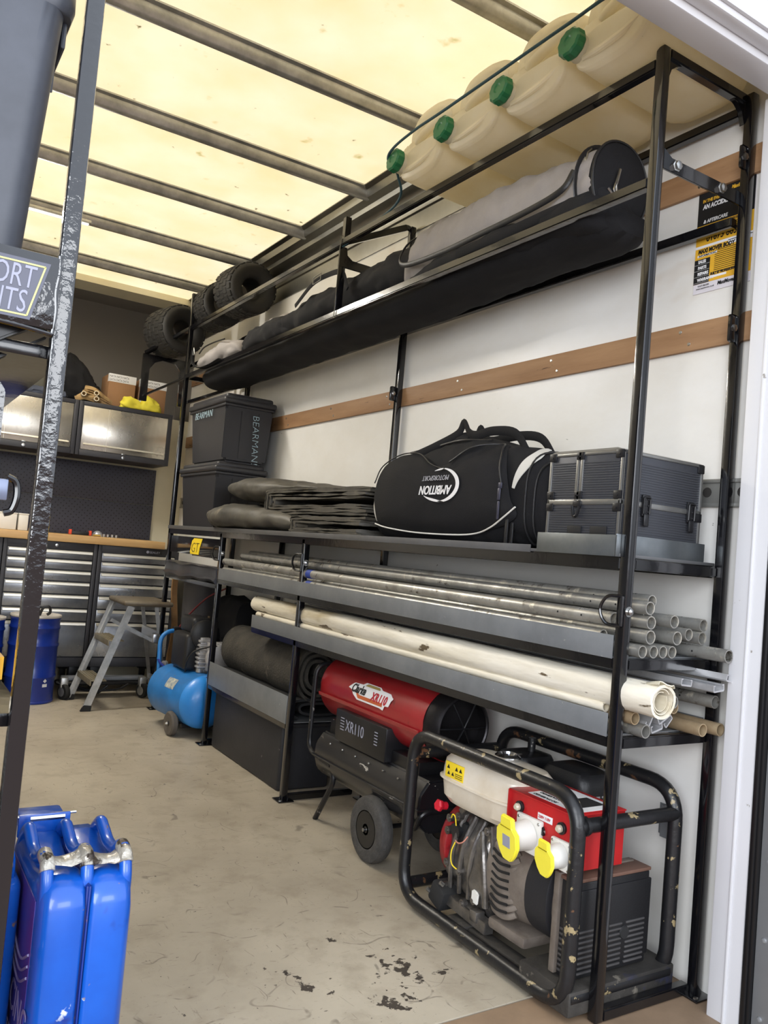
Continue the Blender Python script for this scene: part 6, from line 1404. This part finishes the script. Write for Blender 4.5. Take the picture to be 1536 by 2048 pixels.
for xa, xb, sag in ((x0+.006, xm, .0), (xm, x1-.004, .004)):
    b = B(); rings = []
    for i in range(9):
        t = i/8; x = xa+(xb-xa)*t; w = .017+.008*abs(t-.5)*2*.5; z = .470-.012*sin(pi*t)-sag; yy = y0+.052
        rings.append([V((x, yy-w, z-.006)), V((x, yy-w, z-.001)), V((x, yy-w*.5, z+.006)), V((x, yy+w*.5, z+.007)), V((x, yy+w, z+.001)), V((x, yy+w, z-.006))])
    b.loft(rings); b.disp(.004, 40, 3, .003, 90); obj('tape_wrap', b, TAPE, jc, sharp=70)
for x in (x0+.012, xm, x1-.012):
    b = B(); b.tube(smoothp([(x, y0+.034, .450), (x, y0+.045, .463), (x, y0+.066, .467)], 5), .0118, 12); b.disp(.0015, 60, 5); obj('tape_wrap', b, TAPE, jc)
b = B(); b.box(x0+.005, x0+.085, y1-.055, y1+.015, .435, .462, .006); b.box(x0+.0, x0+.09, y1-.06, y1-.052, .43, .47, .002)
cap_ = obj('spout_cap', b, BLUE, jc)
b = B(); b.tube([(x0-.006, y1-.056, .466), (x0+.10, y1-.056, .468)], .003, 8); b.tube([(x0+.02, y1-.056, .462), (x0+.08, y1-.056, .462)], .006, 8); obj('hinge_pin', b, STEEL, cap_)
b = B(); b.box(x0-.0012, x0+.001, y0+.035, y0+.26, .03, .405, .001)
lb = obj('side_label', b, PURP, jc, label='purple and blue printed side label')
b = B(); X = x0-.0018
b.text('RACING', (X, y0+.24, .19), (0, -1, 0), (0, 0, 1), .075, shear=.2, ext=.0003, sx=.8)
b.text('FUEL', (X, y0+.24, .255), (0, -1, 0), (0, 0, 1), .045, shear=.2, ext=.0003)
for k in range(4): b.text('DANGER FLAMMABLE', (X, y0+.24, .15-.03*k), (0, -1, 0), (0, 0, 1), .022, ext=.0003)
for k in range(3): b.tube(smoothp([(X, y0+.25, .33-.02*k), (X, y0+.17, .30-.018*k), (X, y0+.10, .29-.018*k), (X, y0+.04, .32-.018*k)], 6), .0022, 6)
obj('label_lettering', b, mat('label_print', (138, 132, 176), .5), lb)
# second jerry can and a red one between it and the rack
j2 = thing('jerry_can', 'blue metal jerry can squeezed between the taped can and the left post', 'jerry can', (.235, 1.55, 0))
b = B(); b.box(.236, .276, 1.47, 1.70, .001, .41, .02, 4); obj('can_body', b, BLUE, j2)
b = B(); b.tube(smoothp([(.256, 1.49, .39), (.256, 1.50, .435), (.256, 1.56, .44), (.256, 1.60, .40)], 6), .009, 10); obj('handle', b, BLUE, j2)
r2 = thing('red_can', 'red can with white print at the left edge, behind the left post', 'can', (.16, 1.45, 0))
b = B(); rings = []
for z, s in ((.001, .95), (.02, 1), (.37, 1), (.41, .9), (.43, .6), (.445, .45)): rings.append(rr_(.166-.062*s, .166+.062*s, 1.47-.11*s, 1.47+.11*s, z, .03*s))
b.loft(rings); obj('can_body', b, REDC, r2, sharp=45)
b = B()
for k in range(5): b.box(.12, .20, 1.358, 1.3615, .12+k*.045, .14+k*.045, .001, rot=Matrix.Rotation(-.6, 3, 'Y'))
obj('white_print', b, LPRINT, r2)
# ------------------------------------------------------------------ light and view
W = bpy.data.worlds.new('sky'); S.world = W; W.use_nodes = True; nt = W.node_tree; N, L = nt.nodes, nt.links
bg = N['Background']; tc = N.new('ShaderNodeTexCoord'); sp = N.new('ShaderNodeSeparateXYZ'); L.new(tc.outputs['Generated'], sp.inputs[0])
r = N.new('ShaderNodeValToRGB'); e = r.color_ramp.elements
e[0].position = .47; e[0].color = (.22, .17, .15, 1); e[1].position = .5; e[1].color = (.84, .90, 1.0, 1)
x = e.new(.75); x.color = (.80, .88, 1.0, 1)
mr = N.new('ShaderNodeMapRange'); mr.inputs[1].default_value = -1; mr.inputs[2].default_value = 1; L.new(sp.outputs[2], mr.inputs[0]); L.new(mr.outputs[0], r.inputs[0]); L.new(r.outputs[0], bg.inputs[0]); bg.inputs[1].default_value = 2.1
def sun(nm, d, st, ang, col):
    l = bpy.data.lights.new(nm, 'SUN'); l.energy = st; l.angle = radians(ang); l.color = col
    o = bpy.data.objects.new(nm, l); COL.objects.link(o); o.rotation_euler = V(d).to_track_quat('-Z', 'Y').to_euler(); o.location = (0, 0, 6)
sun('sun_lamp', (.05, -.25, -1), 2.45, 20, (1, .96, .88))
def area(nm, loc, tgt, sx, sy, pw, col):
    l = bpy.data.lights.new(nm, 'AREA'); l.shape = 'RECTANGLE'; l.size = sx; l.size_y = sy; l.energy = pw; l.color = col
    o = bpy.data.objects.new(nm, l); COL.objects.link(o); o.location = loc; o.rotation_euler = (V(tgt)-V(loc)).to_track_quat('-Z', 'Y').to_euler()
area('doorway_daylight', (-1.9, -1.3, 1.7), (1.7, 2.6, 1.0), 2.2, 2.0, 125, (.93, .96, 1))
area('yard_daylight', (1.5, -7, 2.9), (1.3, 1.3, 1.2), 5, 2.4, 210, (.95, .97, 1))
sl = thing('strip_light', 'slim strip light fixed along one of the roof bows, left of the rack', 'light', (.35, 4.33, 2.53))
b = B(); b.box(-.10, .80, 4.315, 4.345, 2.535, 2.552, .003); obj('housing', b, ALU, sl)
def em():
    m = bpy.data.materials.new('strip_diffuser'); m.use_nodes = True; p = m.node_tree.nodes['Principled BSDF']; p.inputs['Base Color'].default_value = (.9, .88, .8, 1); p.inputs['Emission Color'].default_value = (1, .95, .84, 1); p.inputs['Emission Strength'].default_value = 1.2; return m  # diffuser glow is added, to go with the fill below
b = B(); b.box(-.09, .79, 4.319, 4.341, 2.529, 2.5345, .002); obj('diffuser', b, em(), sl)
area('strip_fill', (.35, 4.33, 2.524), (.5, 3.9, 0), .9, .05, 34, (1, .95, .86))  # added fill under the fixture, brightens the dark far end of the van
v = S.view_settings; S.display_settings.display_device = 'sRGB'; v.view_transform = 'Standard'; v.look = 'None'; v.gamma = 1; v.use_curve_mapping = False; v.exposure = .1
c = S.cycles; c.use_denoising = True; c.max_bounces = 8; c.diffuse_bounces = 5; c.glossy_bounces = 4; c.transmission_bounces = 4; c.sample_clamp_indirect = 4; c.use_adaptive_sampling = True
